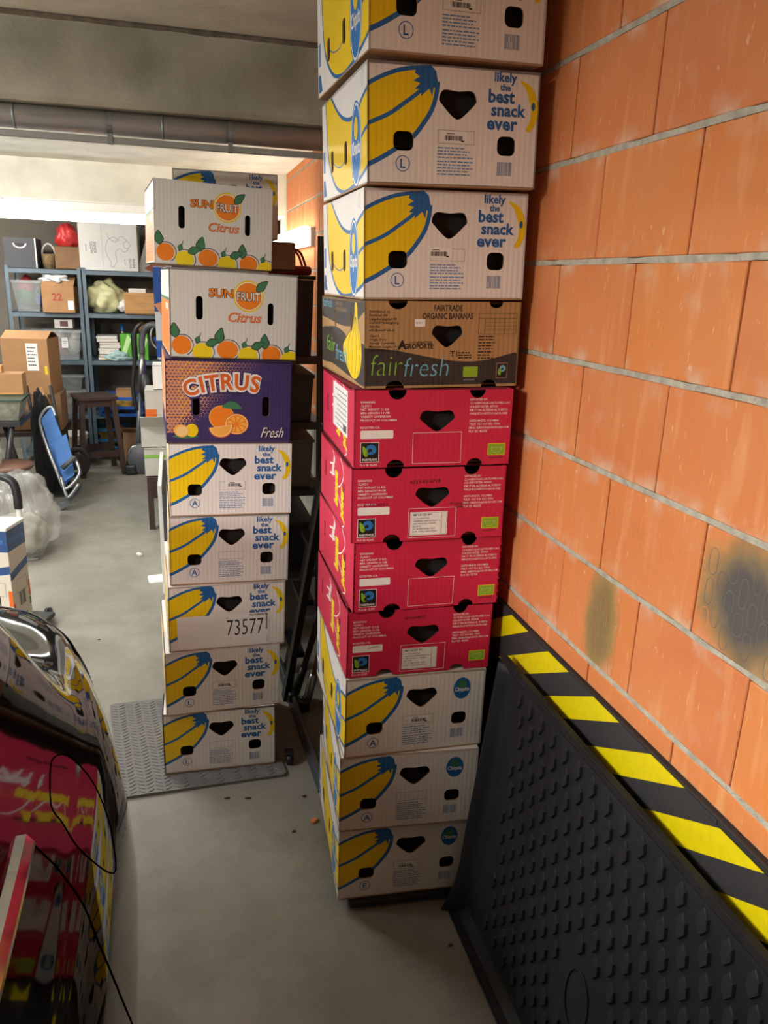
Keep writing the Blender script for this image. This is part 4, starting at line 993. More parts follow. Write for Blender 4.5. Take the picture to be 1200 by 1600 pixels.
def open_bin(mb, w, d, h, m, t=.004, taper=0):
    W = lambda x0, y0, x1, y1: mb.box((x0, y0, 0), (x1, y1, h), m)
    if not taper:
        W(0, 0, w, t); W(0, d - t, w, d); W(0, t, t, d - t); W(w - t, t, w, d - t); mb.box((0, 0, 0), (w, d, t), m)
    else:
        k = taper; o = [(k, k), (w - k, k), (w - k, d - k), (k, d - k)]; T = [(0, 0), (w, 0), (w, d), (0, d)]
        V = [(x, y, 0) for x, y in o] + [(x, y, h) for x, y in T] + [(x + (t if x < w / 2 else -t), y + (t if y < d / 2 else -t), h) for x, y in T] + [(x + (t if x < w / 2 else -t), y + (t if y < d / 2 else -t), t) for x, y in o]
        F = [(0, 3, 2, 1)] + [(i, (i + 1) % 4, 4 + (i + 1) % 4, 4 + i) for i in range(4)] + [(4 + i, 4 + (i + 1) % 4, 8 + (i + 1) % 4, 8 + i) for i in range(4)] + [(8 + i, 8 + (i + 1) % 4, 12 + (i + 1) % 4, 12 + i) for i in range(4)] + [(12, 13, 14, 15)]
        mb.add(V, F, m)
    return mb
def carton(label, x, y, z, w, d, h, m=None, flaps=(), rot=0, name='cardboard_carton', closed=True, group=None, cat='box', tape=True):
    m = m or CART; t = thing(name, label, cat, (x, y, z), (0, 0, rot), group)
    mb = MB(); open_bin(mb, w, d, h, m); mb.build('carton_body', t)
    if closed:
        MB().box((0, 0, h - .003), (w, d / 2 - .001, h + .002), m).build('flap', t); MB().box((0, d / 2 + .001, h - .003), (w, d, h + .002), m).build('flap', t)
        if tape: MB().box((0, d / 2 - .025, h + .002), (w, d / 2 + .025, h + .0028), mat('packing_tape', 'C2A67C', .3)).build('packing_tape', t)
    for side, ang in flaps:
        mb = MB(); L = d * .45 if side in 'fb' else w * .4
        if side == 'f': M = Matrix.Translation((0, .002, h)) @ Matrix.Rotation(ang, 4, 'X'); mb.box((0, 0, -.002), (w, L, .002), m, M)
        if side == 'b': M = Matrix.Translation((0, d - .002, h)) @ Matrix.Rotation(-ang, 4, 'X'); mb.box((0, -L, -.002), (w, 0, .002), m, M)
        if side == 'l': M = Matrix.Translation((.002, 0, h)) @ Matrix.Rotation(-ang, 4, 'Y'); mb.box((0, 0, -.002), (L, d, .002), m, M)
        if side == 'r': M = Matrix.Translation((w - .002, 0, h)) @ Matrix.Rotation(ang, 4, 'Y'); mb.box((-L, 0, -.002), (0, d, .002), m, M)
        mb.build('flap', t)
    return t
def blob(name, label, cat, c, r, m, seed=0, amp=.25, sub=3, parent=None, freq=2.2, flat=None, knot=False):
    bm = bmesh.new(); bmesh.ops.create_icosphere(bm, subdivisions=sub, radius=1)
    for v in bm.verts:
        n = v.co.copy(); k = 1 + amp * noise.noise(n * freq + Vector((seed, 0, 0))) + amp * .5 * abs(noise.noise(n * freq * 2.7 + Vector((0, seed, 0)))) ; p = n * k
        if knot and n.z > .75: p = Vector((p.x * .35, p.y * .35, p.z + (n.z - .75) * 1.6))
        p = Vector((p.x * r[0], p.y * r[1], p.z * r[2]))
        if flat is not None: p.z = max(p.z, -flat * r[2])
        v.co = p
    me = bpy.data.meshes.new(name); bm.to_mesh(me); bm.free(); me.materials.append(m); me.polygons.foreach_set('use_smooth', [True] * len(me.polygons))
    zmin = min(v.co.z for v in me.vertices)
    o = link(bpy.data.objects.new(name, me), parent); o.location = (c[0], c[1], c[2] - zmin)
    if label: tag(o, label, cat)
    return o
def clear_bin(label, x, y, z, w, d, h, rot=0, fill=(), lid=True, tag_label=True, m=None):
    t = thing('storage_bin', label, 'storage bin', (x, y, z), (0, 0, rot)); mb = MB(); open_bin(mb, w, d, h, m or CLEAR, .004, .03); mb.build('tub', t)
    MB().box((-.012, -.012, h - .012), (w + .012, -.001, h + .004), m or CLEAR).build('rim', t)
    if lid: MB().box((-.014, -.0, h + .001), (w + .014, d + .014, h + .014), m or CLEAR, bev=.004).build('lid', t)
    for i, (fx, fz, r, c) in enumerate(fill):
        blob('contents', None, None, (w * fx, d * .45, .008 + h * fz), (w * r, d * .30, h * r * 1.1), mat('content_' + c, c, .6), seed=i * 3.3 + x, amp=.4, sub=2, parent=t)
    if tag_label:
        mb = MB(); k = .03 * (1 - .5) ; mb.box((w * .42, .012, h * .42), (w * .60, .0145, h * .78), LABEL); 
        for i in range(3): mb.box((w * .45, .011, h * (.50 + i * .07)), (w * .57, .0118, h * (.515 + i * .07)), BLACK)
        mb.build('paper_tag', t)
    return t
def span(px0, px1, Y): a = at(px0, 450, y=Y).x; return a, at(px1, 450, y=Y).x - a

# ================================================================== BACK STACK behind the citrus boxes
carton('plain brown carton at floor level behind the left stack', -.06, 3.50, 0, .46, .42, .45, CART2)
carton('plain brown carton on another, hidden half behind the left stack', -.05, 3.50, .453, .45, .42, .50, CART2)
carton('grey white carton high behind the left stack, under the blue and white box', -.06, 3.50, .957, .46, .42, .49, mat('grey_carton', 'B9B7B2', .7))
t = carton('blue and white carton peeking out left of the citrus boxes', -.075, 3.49, 1.453, .48, .42, .37, mat('white_carton', 'D9D9DB', .6), tape=False)
mb = MB(); BB = mat('carton_blue', '2C55A0', .5)
mb.box((-.001, 0, .19), (.12, -.0015, .37), BB); mb.box((-.0015, 0, .25), (0, .42, .37), BB); mb.box((-.0015, 0, .0), (0, .42, .08), BB); mb.box((-.001, -.0016, 0), (.12, 0, .07), BB)
mb.add([(-.002, -.002, .22), (.06, -.002, .24), (.10, -.002, .19), (.03, -.002, .17)], [(0, 1, 2, 3)], PEACH); mb.build('printed_bands', t)
carton('brown carton behind the top citrus box, under a banana box', .0, 3.50, 1.828, .52, .45, .115, CART2)
banana_box((.020, 3.44, 1.950 - H, 0, 0), 'snack', 'A', 'banana box half hidden behind the top citrus box, near the ceiling', 'fruit boxes behind the left stack', sc=1.05)

# ================================================================== SHELVING RACKS
SZ = [.10, .46, .98, 1.42, 1.81]
def rack(label, x, y, w, d, zs, m, hgt):
    t = thing('shelving_rack', label, 'shelf', (x, y, 0))
    for px, py in ((0, 0), (w - .035, 0), (0, d - .035), (w - .035, d - .035)):
        mb = MB(); a = -1 if px else 1; b = -1 if py else 1; cx = px + (.035 if px else 0); cy = py + (.035 if py else 0)
        mb.box((min(cx, cx + a * .035), min(cy, cy + b * .003), 0), (max(cx, cx + a * .035), max(cy, cy + b * .003), hgt), m); mb.box((min(cx, cx + a * .003), min(cy, cy + b * .035), 0), (max(cx, cx + a * .003), max(cy, cy + b * .035), hgt), m); mb.build('post', t)
    for z in zs:
        mb = MB(); mb.box((.003, .003, z - .004), (w - .003, d - .003, z), m); mb.box((.003, .003, z - .042), (w - .003, .006, z), m); mb.box((.003, d - .006, z - .042), (w - .003, d - .003, z), m); mb.build('shelf', t)
    return t
rack('blue grey metal shelving rack, left bay, holding clear bins', -1.47, 7.95, .655, .5, SZ, RACK, 1.83)
rack('blue grey metal shelving rack, right bay, with the pale yellow bag', -.81, 7.95, 1.0, .5, SZ, RACK, 1.83)
def on(px0, px1, pyt, Y, zi):
    "x, width and height of something standing on shelf zi"
    x, w_ = span(px0, px1, Y); return x, w_, at((px0 + px1) / 2, pyt, y=Y).z - SZ[zi] - .002, SZ[zi] + .001
# top shelf
x, w_, h_, z_ = on(12, 62, 366, 8.0, 4)
t = thing('archive_box', 'dark grey archive box with metal corners and a finger hole on the top shelf', 'box', (x, 8.0, z_)); AB = mat('archive_grey', '4B4C54', .7)
h_ = min(h_, .26)
mb = MB(); mb.box((0, 0, 0), (w_, .34, h_), AB); mb.build('box_body', t)
mb = MB(); mb.box((w_ - .012, -.003, 0), (w_, 0, h_), WHP); mb.box((0, -.003, 0), (.012, 0, .02), CHROME); mb.build('metal_corner', t)
mb = MB(); mb.prism([(w_ * .5 + .06 * cos(a), h_ * .82 + .045 * sin(a)) for a in [pi + i * pi / 10 for i in range(11)]], -.003, -.001, WHP); mb.prism([(w_ * .5 + .045 * cos(a), h_ * .82 + .033 * sin(a)) for a in [pi + i * pi / 10 for i in range(11)]], -.004, -.002, BLACK); mb.build('finger_hole', t)
x, w_, h_, z_ = on(68, 91, 388, 8.05, 4)
t = thing('wicker_basket', 'small brown wicker basket beside the dark archive box', 'basket', (x + w_ / 2, 8.1, z_)); WK = mat('wicker', '8A7352', .8, var=.3, vscale=60, bump=.8, bscale=80)
MB().lathe([(0, 0), (w_ * .42, 0), (w_ * .5, .09), (w_ * .5, .13), (w_ * .46, .13), (w_ * .4, .02), (0, .02)], WK, 18).build('basket_body', t)
MB().tube([(w_ * .45 * cos(a), 0, .12 + .10 * sin(a)) for a in [i * pi / 12 for i in range(13)]], .008, WHP).build('handle', t)
x, w_, h_, z_ = on(90, 130, 384, 8.02, 4)
carton('small brown carton under the red bag on the top shelf', x, 8.02, z_, w_, .34, .20, CART2, tape=False)
bg = blob('plastic_bag', 'crumpled bright red plastic bag on a small brown carton', 'bag', (x + w_ * .42, 8.2, z_ + .204), (.095, .10, .125), REDP, 3, .3, 4, flat=.6)
x, w_, h_, z_ = on(128, 164, 342, 8.0, 4)
t = thing('gift_box', 'tall white box with a line drawing of a bending figure on the top shelf', 'box', (x, 8.0, z_), (0, 0, -.05)); w2 = .52
MB().box((0, 0, 0), (w2, .32, .42), LABEL, bev=.003).build('box_body', t)
pr = Print(FRONT)
pr.text('INNER', .13, .20, .035, BLACK, rot=-pi / 2, lay=1, align='c'); pr.text('GLOW', .10, .20, .035, BLACK, rot=-pi / 2, lay=1, align='c'); pr.rect(.06, .17, .064, .23, BLACK, 1)
pr.text('INNER', .47, .07, .030, BLACK, rot=-pi / 2, lay=1, align='c'); pr.text('GLOW', .44, .07, .030, BLACK, rot=-pi / 2, lay=1, align='c'); pr.rect(.40, .05, .404, .11, BLACK, 1)
pr.rect(.205, 0, .2065, .42, GREYP, 1)
for pts in ([(.36, .27), (.31, .30), (.26, .27), (.235, .20), (.25, .13), (.28, .07), (.27, .04), (.31, .03)], [(.30, .04), (.33, .09), (.32, .16), (.36, .20), (.40, .17), (.44, .20)], [(.25, .33), (.28, .28), (.33, .26), (.38, .31), (.43, .27)]): pr.poly(stroke(smoothline(pts, 5), .0025), GREYP, 1)
pr.ring(.425, .235, .03, .033, .0025, GREYP, 1)
pr.build('printed_drawing', t)
x, w_, h_, z_ = on(204, 240, 345, 8.0, 4)
t = thing('picture_frame', 'white picture frame leaning on the top shelf beside the tall white box', 'picture frame', (x + .07, 8.08, z_), (-.18, .28, 0))
mb = MB(); 
for a, b in (((0, 0, 0), (.34, .02, .03)), ((0, 0, .36), (.34, .02, .39)), ((0, 0, 0), (.03, .02, .39)), ((.31, 0, 0), (.34, .02, .39))): mb.box(a, b, WHP)
mb.build('frame', t); mb = MB(); mb.box((.03, .008, .03), (.31, .012, .36), LABEL_G); mb.build('print', t)
mb = MB(); mb.prism(smoothline([(.06, .05), (.20, .05), (.26, .11), (.18, .15), (.12, .12)], 4, True), .006, .0075, mat('faded_red', 'C26A58', .7)); mb.prism(smoothline([(.10, .14), (.24, .15), (.22, .22), (.14, .20)], 4, True), .005, .0078, GREYP); mb.build('picture_motif', t)
# second shelf
x, w_, h_, z_ = on(12, 60, 427, 7.98, 3); x += .03; w_ = .25
clear_bin('clear lidded bin with red and green things on the second shelf from the top', x, 8.00, z_, w_, .38, .27, fill=[(.4, .45, .30, 'B03038'), (.4, .10, .34, '2E7048'), (.85, .15, .2, '24509A')], tag_label=False)
x, w_, h_, z_ = on(62, 121, 440, 7.90, 3)
t = carton('open brown carton with red marker scribble and a ribbon on top', x + .01, 7.90, z_, .28, .38, .235, CART, closed=False, flaps=(('f', .5),), rot=-.03)
pr = Print(FRONT); pr.text('22', .09, .11, .09, mat('marker_red', 'A03028', .6), lay=1, bold=.02); pr.build('marker_scribble', t)
mb = MB(); mb.box((.222, -.002, .03), (.272, -.0005, .11), LABEL); mb.build('paper_tag', t)
blob('ribbon', 'crumpled white ribbon bow on the open brown carton', 'ribbon', (x + .12, 8.02, z_ + .240), (.11, .07, .045), mat('ribbon_white', 'D9DEE2', .4, bump=.5, bscale=14), 5, .7, 4)
x, w_, h_, z_ = on(137, 190, 440, 8.05, 3)
blob('plastic_bag', 'pale yellow plastic bag bulging on the second shelf of the right bay', 'bag', (x + w_ * .5, 8.15, z_), (.165, .14, .165), mat('pale_yellow_bag', 'CFCD9C', .4, bump=.8, bscale=11), 8, .32, 4, flat=.8)
blob('paper_scraps', 'crumpled white scraps beside the pale yellow bag', 'paper', (x + w_ + .02, 8.02, z_), (.05, .04, .05), LABEL, 9, .6, 3)
x, w_, h_, z_ = on(193, 241, 460, 7.96, 3)
t = thing('wooden_crate', 'honey coloured wooden crate with white papers inside on the second shelf', 'crate', (x, 7.93, z_), (0, 0, -.08)); mb = MB(); open_bin(mb, .30, .3, .20, PINE, .012); mb.build('crate_body', t)
MB().box((.04, .03, .02), (.2, .2, .235), LABEL_G, bev=.004).build('papers', t)
# third shelf
x, w_, h_, z_ = on(14, 58, 493, 7.98, 2); x += .05
clear_bin('clear bin with a white tag, behind the other bin on the third shelf', x - .01, 8.03, z_, .225, .38, .26, fill=[(.7, .05, .3, 'B9AF84'), (.3, .1, .2, '8F8A7A')])
x, w_, h_, z_ = on(66, 128, 500, 7.97, 2); w_ = -.862 - x
clear_bin('large clear bin stuffed with white and pink things on the third shelf', x, 7.97, z_, w_, .40, .27, fill=[(.35, .08, .3, 'A8605A'), (.7, .1, .26, 'C7C4BC'), (.3, .55, .16, 'D8D5CE'), (.78, .6, .14, 'D8D5CE')])
MB_ = carton('small white printed carton lying on the large clear bin', x + .07, 8.02, z_ + .289, .16, .16, .085, LABEL_G, closed=True, tape=False)
pr = Print(FRONT); pr.rect(.05, .02, .12, .07, mat('dull_brown_print', '6E4A44', .6), 1); pr.build('printed_picture', MB_)
x, w_, h_, z_ = on(148, 181, 510, 8.05, 2)
cols = ['CFC9BC', 'A8845E', 'D9D5CC', 'C9C6C0', 'E0DEDA', '9C7B5A', 'E6E5E2', 'DAD8D6']
zz = z_
for i, c in enumerate(['in faded cream, lowest of the pile', 'in brown card, second from the bottom', 'in cream, third from the bottom', 'in grey, fourth from the bottom', 'in white card, fifth from the bottom', 'in tan, sixth from the bottom', 'in white, second from the top', 'in light grey, topmost of the pile']):
    t = thing('folder', 'paper folder %s on the third shelf' % c, 'folder', (x + random.uniform(-.02, .02), 8.0, zz), (0, 0, random.uniform(-.08, .08)), 'folders piled on the third shelf')
    MB().box((0, 0, 0), (w_, .26, .026), mat('folder_' + cols[i], cols[i], .7), bev=.002).build('cover', t); MB().box((.004, -.001, .004), (w_ - .004, 0, .022), LABEL_G).build('page_block', t); zz += .0285
x, w_, h_, z_ = on(181, 201, 522, 8.0, 2)
for i, (dx, lab) in enumerate(((0, 'bright green detergent box nearest the pile of folders'), (.155, 'bright green detergent box beside the vacuum handle'))):
    t = thing('detergent_box', lab, 'box', (x + dx + .01, 7.99, z_)); MB().box((0, 0, 0), (.10, .14, .25), mat('detergent_green', '58A82E', .4), bev=.003).build('box_body', t)
    MB().add([(.0, -.001, .05), (.03, -.001, .0), (.10, -.001, .2), (.07, -.001, .25)], [(0, 1, 2, 3)], mat('pale_green_print', 'BFE0A0', .5)).build('printed_sash', t)
t = thing('blue_carton', 'narrow blue carton between the two green detergent boxes', 'box', (x + .118, 8.0, z_)); MB().box((0, 0, 0), (.035, .14, .26), BLUP).build('box_body', t)
t = thing('spray_bottle', 'blue capped bottle behind the green detergent boxes', 'bottle', (x + .02, 8.22, z_)); MB().lathe([(0, 0), (.03, 0), (.03, .2), (.012, .24), (.012, .26)], LABEL, 14).build('bottle_body', t); MB().lathe([(.016, .26), (.016, .33), (0, .33)], BLUP, 12).build('cap', t)
t = thing('bottle', 'tan wooden topped bottle behind the green boxes', 'bottle', (x + .21, 8.22, z_)); MB().lathe([(0, 0), (.04, 0), (.04, .22), (.02, .26)], PINE, 14).build('bottle_body', t); MB().lathe([(.03, .26), (.036, .30), (.03, .35), (0, .36)], PINE, 12).build('cap', t)
blob('cleaning_cloth', 'pale teal crumpled cloth hanging at the front of the third shelf', 'cloth', (x - .01, 7.99, z_), (.10, .05, .05), mat('teal_cloth', '9DBAB8', .8, bump=.6, bscale=20), 12, .6, 4, flat=.6)
t = thing('envelope', 'yellow and white envelope flat on the third shelf edge', 'envelope', (x - .17, 7.99, z_)); MB().box((0, 0, 0), (.11, .12, .006), mat('envelope_yellow', 'D9B84A', .6)).build('envelope_body', t)
# fourth shelf
x, w_, h_, z_ = on(78, 130, 588, 7.93, 1)
clear_bin('clear bin full of odds and ends on the fourth shelf, lower of two', x, 7.98, z_, -.862 - x, .40, .22, fill=[(.3, .05, .25, '6E6850'), (.7, .2, .22, 'B3AA80'), (.5, .1, .2, '5A5A55')], tag_label=False)
clear_bin('flat clear bin stacked on the bin of odds and ends', x + .01, 7.99, z_ + .236, -.88 - x, .38, .13, fill=[(.5, .05, .3, '8D9088')], tag_label=False)
x, w_, h_, z_ = on(143, 210, 595, 7.9, 1)
def crate(label, x, y, z, w, d, h, m, rot=0):
    t = thing('plastic_crate', label, 'crate', (x, y, z), (0, 0, rot)); mb = MB()
    for a in ((0, 0), (w - .025, 0), (0, d - .025), (w - .025, d - .025)): mb.box((a[0], a[1], 0), (a[0] + .025, a[1] + .025, h), m)
    for zz in (0, h * .35, h - .04): mb.box((0, 0, zz), (w, .008, zz + .03), m); mb.box((0, d - .008, zz), (w, d, zz + .03), m); mb.box((0, 0, zz), (.008, d, zz + .03), m); mb.box((w - .008, 0, zz), (w, d, zz + .03), m)
    mb.box((0, 0, 0), (w, d, .006), m); mb.build('crate_frame', t)
    blob('contents', None, None, (w * .4, d * .5, .01), (w * .3, d * .3, h * .4), mat('content_gold', 'B08A3A', .5), 4, .5, 3, parent=t); return t
crate('bright blue slatted plastic crate on the fourth shelf', x, 7.80, z_, .40, .42, .20, BLUP, -.10)
carton('small brown carton standing in the blue crate', x + .15, 7.95, z_ + .07, .15, .12, .17, CART, tape=False)
t = thing('waste_bin', 'black plastic waste bin behind the vacuum cleaner wand', 'bin', (-.13, 7.74, 0)); M0 = MB(); M0.lathe([(0, 0), (.11, 0), (.15, .55), (.16, .56), (.145, .55), (.105, .02), (0, .02)], BLKP, 24); M0.build('bin_body', t)
t = carton('open brown carton with odds and ends on the floor under the racks', -.52, 7.68, 0, .24, .22, .33, CART2, closed=False, flaps=(('f', 2.6), ('l', 2.2)), name='cardboard_carton')
crate('dark blue plastic tub on the lowest shelf behind the stool', -.80, 7.98, SZ[0] + .001, .30, .3, .22, mat('tub_blue', '2C7FB4', .5))
# bucket, lids
t = thing('bucket', 'white plastic bucket with rim on the floor left of the wooden stool', 'bucket', (-.985, 7.76, 0)); MB().lathe([(0, 0), (.11, 0), (.135, .26), (.145, .265), (.145, .29), (.13, .29), (.105, .01), (0, .01)], WHP, 26).build('bucket_body', t)
MB().lathe([(.0, .29), (.147, .29), (.147, .315), (.13, .32), (0, .32)], WHP, 26).build('lid', t)
# wooden bar stool
t = thing('bar_stool', 'dark brown wooden bar stool with a square seat before the racks', 'stool', (-.735, 7.46, 0), (0, 0, .32))
MB().box((-.17, -.17, .69), (.17, .17, .725), DARKW, bev=.006).build('seat', t)
mbA = MB(); mbA.box((-.14, -.14, .63), (.14, .14, .69), DARKW); mbA.build('apron', t)
for sx in (-1, 1):
    for sy in (-1, 1):
        mb = MB(); a = Vector((sx * .135, sy * .135, .69)); b = Vector((sx * .185, sy * .185, 0)); V = [p + Vector((ex * .021, ey * .021, 0)) for p in (b, a) for ex, ey in ((-1, -1), (1, -1), (1, 1), (-1, 1))]
        mb.add(V, [(3, 2, 1, 0), (4, 5, 6, 7)] + [(i, (i + 1) % 4, 4 + (i + 1) % 4, 4 + i) for i in range(4)], DARKW); mb.build('leg', t)
for k, zz in enumerate((.20, .20, .14, .14)):
    e = .17; q = ((-e, -e, e, -e), (-e, e, e, e), (-e, -e, -e, e), (e, -e, e, e))[k]; MB().box((min(q[0], q[2]) - .01, min(q[1], q[3]) - .01, zz - .03), (max(q[0], q[2]) + .01, max(q[1], q[3]) + .01, zz + .03), DARKW).build('stretcher', t)
# upright vacuum cleaner
t = thing('vacuum_cleaner', 'grey upright stick vacuum cleaner standing before the racks', 'vacuum cleaner', (-.375, 7.36, 0))
VG = mat('vacuum_grey', '6C7077', .35, metal=.5)
MB().tube([(.0, 0, .20), (.02, .02, .45), (.05, .03, .75)], .022, VG, 14).build('wand', t)
MB().tube([(.05, .03, .75), (.07, .03, .95), (.085, .03, 1.1)], .024, ALU, 14).build('upper_tube', t)
MB().tube(smoothline([(.085, .03, 1.1), (.09, .03, 1.22), (.12, .02, 1.32), (.19, .0, 1.36), (.24, -.02, 1.34)], 5), .028, GRYP, 12).build('handle', t)
MB().tube(smoothline([(.01, 0, .6), (-.01, 0, .8), (.02, 0, 1.05), (.03, 0, 1.28), (.09, 0, 1.37)], 5), .018, BLKP, 10).build('hose', t)
M0 = MB(); M0.lathe([(0, 0), (.05, 0), (.062, .1), (.05, .24), (0, .25)], BLKP, 18, c=(.11, -.01, .68)); M0.build('dust_cup', t)
M0 = MB(); Mh = Matrix.Translation((.05, -.02, .15)) @ Matrix.Rotation(pi / 2, 4, 'X'); M0.lathe([(0, -.05), (.135, -.05), (.148, -.03), (.148, .03), (.135, .05), (0, .05)], GRYP, 30, Mh); M0.build('motor_wheel', t)
MB().box((-.12, -.09, .0), (-.02, .10, .10), BLKP, bev=.02).build('floor_head', t)
MB().tube(smoothline([(-.05, -.05, .10), (-.08, -.06, .22), (-.02, -.06, .27), (.02, -.04, .22)], 5), .012, CHROME, 10).build('neck_joint', t)
mt_ = thing('brush', 'purple and red brush standing in the gap right of the vacuum wand', 'brush', (-.30, 7.62, 0)); MB().tube([(0, 0, 0), (0, 0, .8)], .008, BLKP).build('shaft', mt_); MB().box((-.03, -.015, .8), (.03, .015, 1.03), mat('brush_purple', '4A3A8C', .4), bev=.012).build('brush_head', mt_); MB().box((-.012, -.022, .83), (.012, -.016, .98), mat('brush_red', 'A8384A', .5)).build('grip', mt_)
t = thing('fan', 'small white rimmed desk fan behind the vacuum handle', 'fan', (-.12, 8.12, SZ[2] + .001))
M0 = MB(); M0.tube([(.0 + .11 * cos(a), 0, .22 + .13 * sin(a)) for a in [i * pi / 14 for i in range(28)]], .008, WHP, 8, closed=True); M0.build('guard', t)
for k in range(4): a = k * pi / 2 + .4; MB().prism([(0.01 * cos(a), .22 + .01 * sin(a)), (.09 * cos(a - .3), .22 + .09 * sin(a - .3)), (.09 * cos(a + .35), .22 + .09 * sin(a + .35))], .03, .034, BLUP).build('blade', t)
MB().lathe([(0, 0), (.06, 0), (.05, .02), (.012, .03), (.012, .10)], WHP, 16).build('stand', t)
# cartons and clutter at left
t = carton('tall brown carton with a white address label in front of the left rack', at(2, 530, y=7.0).x, 6.95, .80, .36, .36, .455, CART, closed=False, flaps=(('f', .35), ('b', .3)), rot=-.12)
pr = Print(FRONT); pr.rect(.19, .20, .28, .42, LABEL, 1); 
for i in range(6): pr.lines(.20, .39 - i * .028, .27, 1, .01, .010, BLACK, 2, seed=i)
pr.rect(.325, .17, .345, .24, YELLOW, 1); pr.build('address_label', t)
carton('dented brown carton supporting the tall labelled one', at(2, 530, y=7.0).x + .02, 6.93, .50, .40, .38, .297, CART2, tape=False)
t = thing('side_table', 'dark side table under the brown cartons at far left', 'table', (-1.50, 6.86, 0)); MB().box((0, 0, .46), (.56, .55, .498), DARKW, bev=.004).build('tabletop', t)
for a in ((.02, .02), (.49, .02), (.02, .48), (.49, .48)): MB().box((a[0], a[1], 0), (a[0] + .04, a[1] + .04, .46), DARKW).build('leg', t)
blob('packing_paper', 'crumpled brown packing paper beside the tall carton', 'paper', (-1.075, 6.80, .5), (.065, .05, .17), CART, 15, .35, 4)
t = thing('workbench', 'black folding workbench at far left carrying a metal tray', 'table', (-1.75, 5.9, 0)); MB().box((0, 0, .72), (.66, .5, .755), BLKP).build('tabletop', t)
for a, b in (((.60, .03, 0), (.45, .03, .72)), ((.45, .03, 0), (.60, .03, .72)), ((.60, .46, 0), (.45, .46, .72)), ((.1, .03, 0), (.1, .03, .72)), ((.1, .46, 0), (.1, .46, .72))): MB().tube([a, b], .02, BLKP, 8).build('leg', t)
t = thing('metal_tray', 'deep stained aluminium tray with dark green rim on the black workbench', 'tray', (-1.42, 5.93, .757)); mb = MB(); open_bin(mb, .34, .30, .135, mat('stained_aluminium', '8F9184', .5, metal=.5, var=.3, vscale=20), .005, .03); mb.build('tray_body', t); MB().box((-.01, -.01, .136), (.35, .31, .150), mat('dark_green', '1E3B30', .5)).build('rim', t)
t = thing('wooden_crate', 'light wooden box with small wooden blocks on top, left of the carton', 'crate', (-1.50, 6.42, .757), (0, 0, 0)); 
t.location = (-1.48, 6.20, .909); MB().box((0, 0, 0), (.38, .17, .15), CART, bev=.003).build('crate_body', t); MB().box((.0, -.004, .0), (.38, 0, .012), PINE).build('edge_strip', t)
t2 = thing('wooden_block', 'small wooden block on the light wooden box', 'block', (-1.36, 6.24, 1.060)); MB().box((0, 0, 0), (.12, .08, .055), PINE, bev=.004).build('block', t2)
blob('black_jacket', 'black cloth heap hanging beside the metal tray', 'cloth', (-1.06, 6.62, .0), (.08, .07, .40), mat('black_cloth', '121216', .8, bump=.5, bscale=8), 21, .3, 4)
t = thing('round_stool', 'round wooden stool seat low at far left behind the clear bag', 'stool', (-1.16, 5.72, 0)); M0 = MB(); M0.lathe([(0, .46), (.15, .46), (.165, .475), (.16, .495), (0, .50)], mat('stool_wood', '6B4B3C', .5, var=.2), 28); M0.build('seat', t)
for k in range(3): a = k * 2.09 + .4; MB().tube([(.09 * cos(a), .09 * sin(a), .46), (.15 * cos(a), .15 * sin(a), 0)], .017, DARKW).build('leg', t)
sack = blob('plastic_bag', 'big clear plastic sack full of pale scraps on the floor at left', 'bag', (-1.02, 5.2, 0), (.22, .24, .295), BAGC, 31, .22, 5, flat=.9)
blob('contents', None, None, (0, 0, -.24), (.14, .15, .13), mat('pale_scraps', 'A9A59A', .8, bump=.8, bscale=14), 35, .35, 4, parent=sack, flat=.9)
blob('plastic_bag', 'smaller clear plastic sack resting on the round stool', 'bag', (-1.29, 5.62, .502), (.13, .12, .115), BAGC, 33, .25, 4, flat=.9)
for i, (px, py) in enumerate(((52, 860), (42, 876))): blob('plastic_scrap', ('shiny clear plastic scrap beside the big clear sack', 'second shiny scrap nearer the white canister')[i], 'scrap', tuple(at(px, py, z=0)), (.07, .025, .008), BAGC, 40 + i, .5, 3)
# folded blue beach cart / lounger
t = thing('folding_chair', 'folded blue fabric garden chair with grey tubular frame leaning in the aisle', 'chair', (-.90, 6.32, 0))
BLF = mat('blue_fabric', '4F7FC4', .8, var=.08, vscale=12, bump=.2, bscale=30)
A = lambda px, py, Y: at(px, py, y=Y) - Vector((-.90, 6.32, 0))
q = [A(64, 656, 6.50), A(80, 636, 6.54), A(88, 660, 6.48), A(112, 720, 6.38), A(116, 742, 6.34), A(102, 758, 6.30), A(86, 726, 6.36)]
mb = MB(); n = len(q); th_ = Vector((.0, .03, 0)); mb.add(q + [p + th_ for p in q], [tuple(range(n)), tuple(range(2 * n - 1, n - 1, -1))] + [(i, i + n, (i + 1) % n + n, (i + 1) % n) for i in range(n)], BLF); mb.build('backrest', t)
q = [A(84, 692, 6.33), A(103, 678, 6.36), A(112, 712, 6.31), A(116, 742, 6.27), A(101, 752, 6.25), A(90, 722, 6.29)]
mb = MB(); n = len(q); mb.add(q + [p + Vector((0, .02, 0)) for p in q], [tuple(range(n)), tuple(range(2 * n - 1, n - 1, -1))] + [(i, i + n, (i + 1) % n + n, (i + 1) % n) for i in range(n)], BLF); mb.build('pocket', t)
MB().tube(smoothline([A(98, 760, 6.26), A(80, 715, 6.36), A(63, 665, 6.50), A(67, 645, 6.54), A(80, 636, 6.55), A(86, 650, 6.52)], 5), .012, ALU, 10).build('side_rail', t)
MB().tube(smoothline([A(74, 700, 6.34), A(88, 735, 6.26), A(100, 762, 6.20), A(112, 757, 6.20), A(124, 740, 6.22), A(122, 728, 6.24), A(116, 714, 6.28)], 5), .013, ALU, 10).build('front_rail', t)
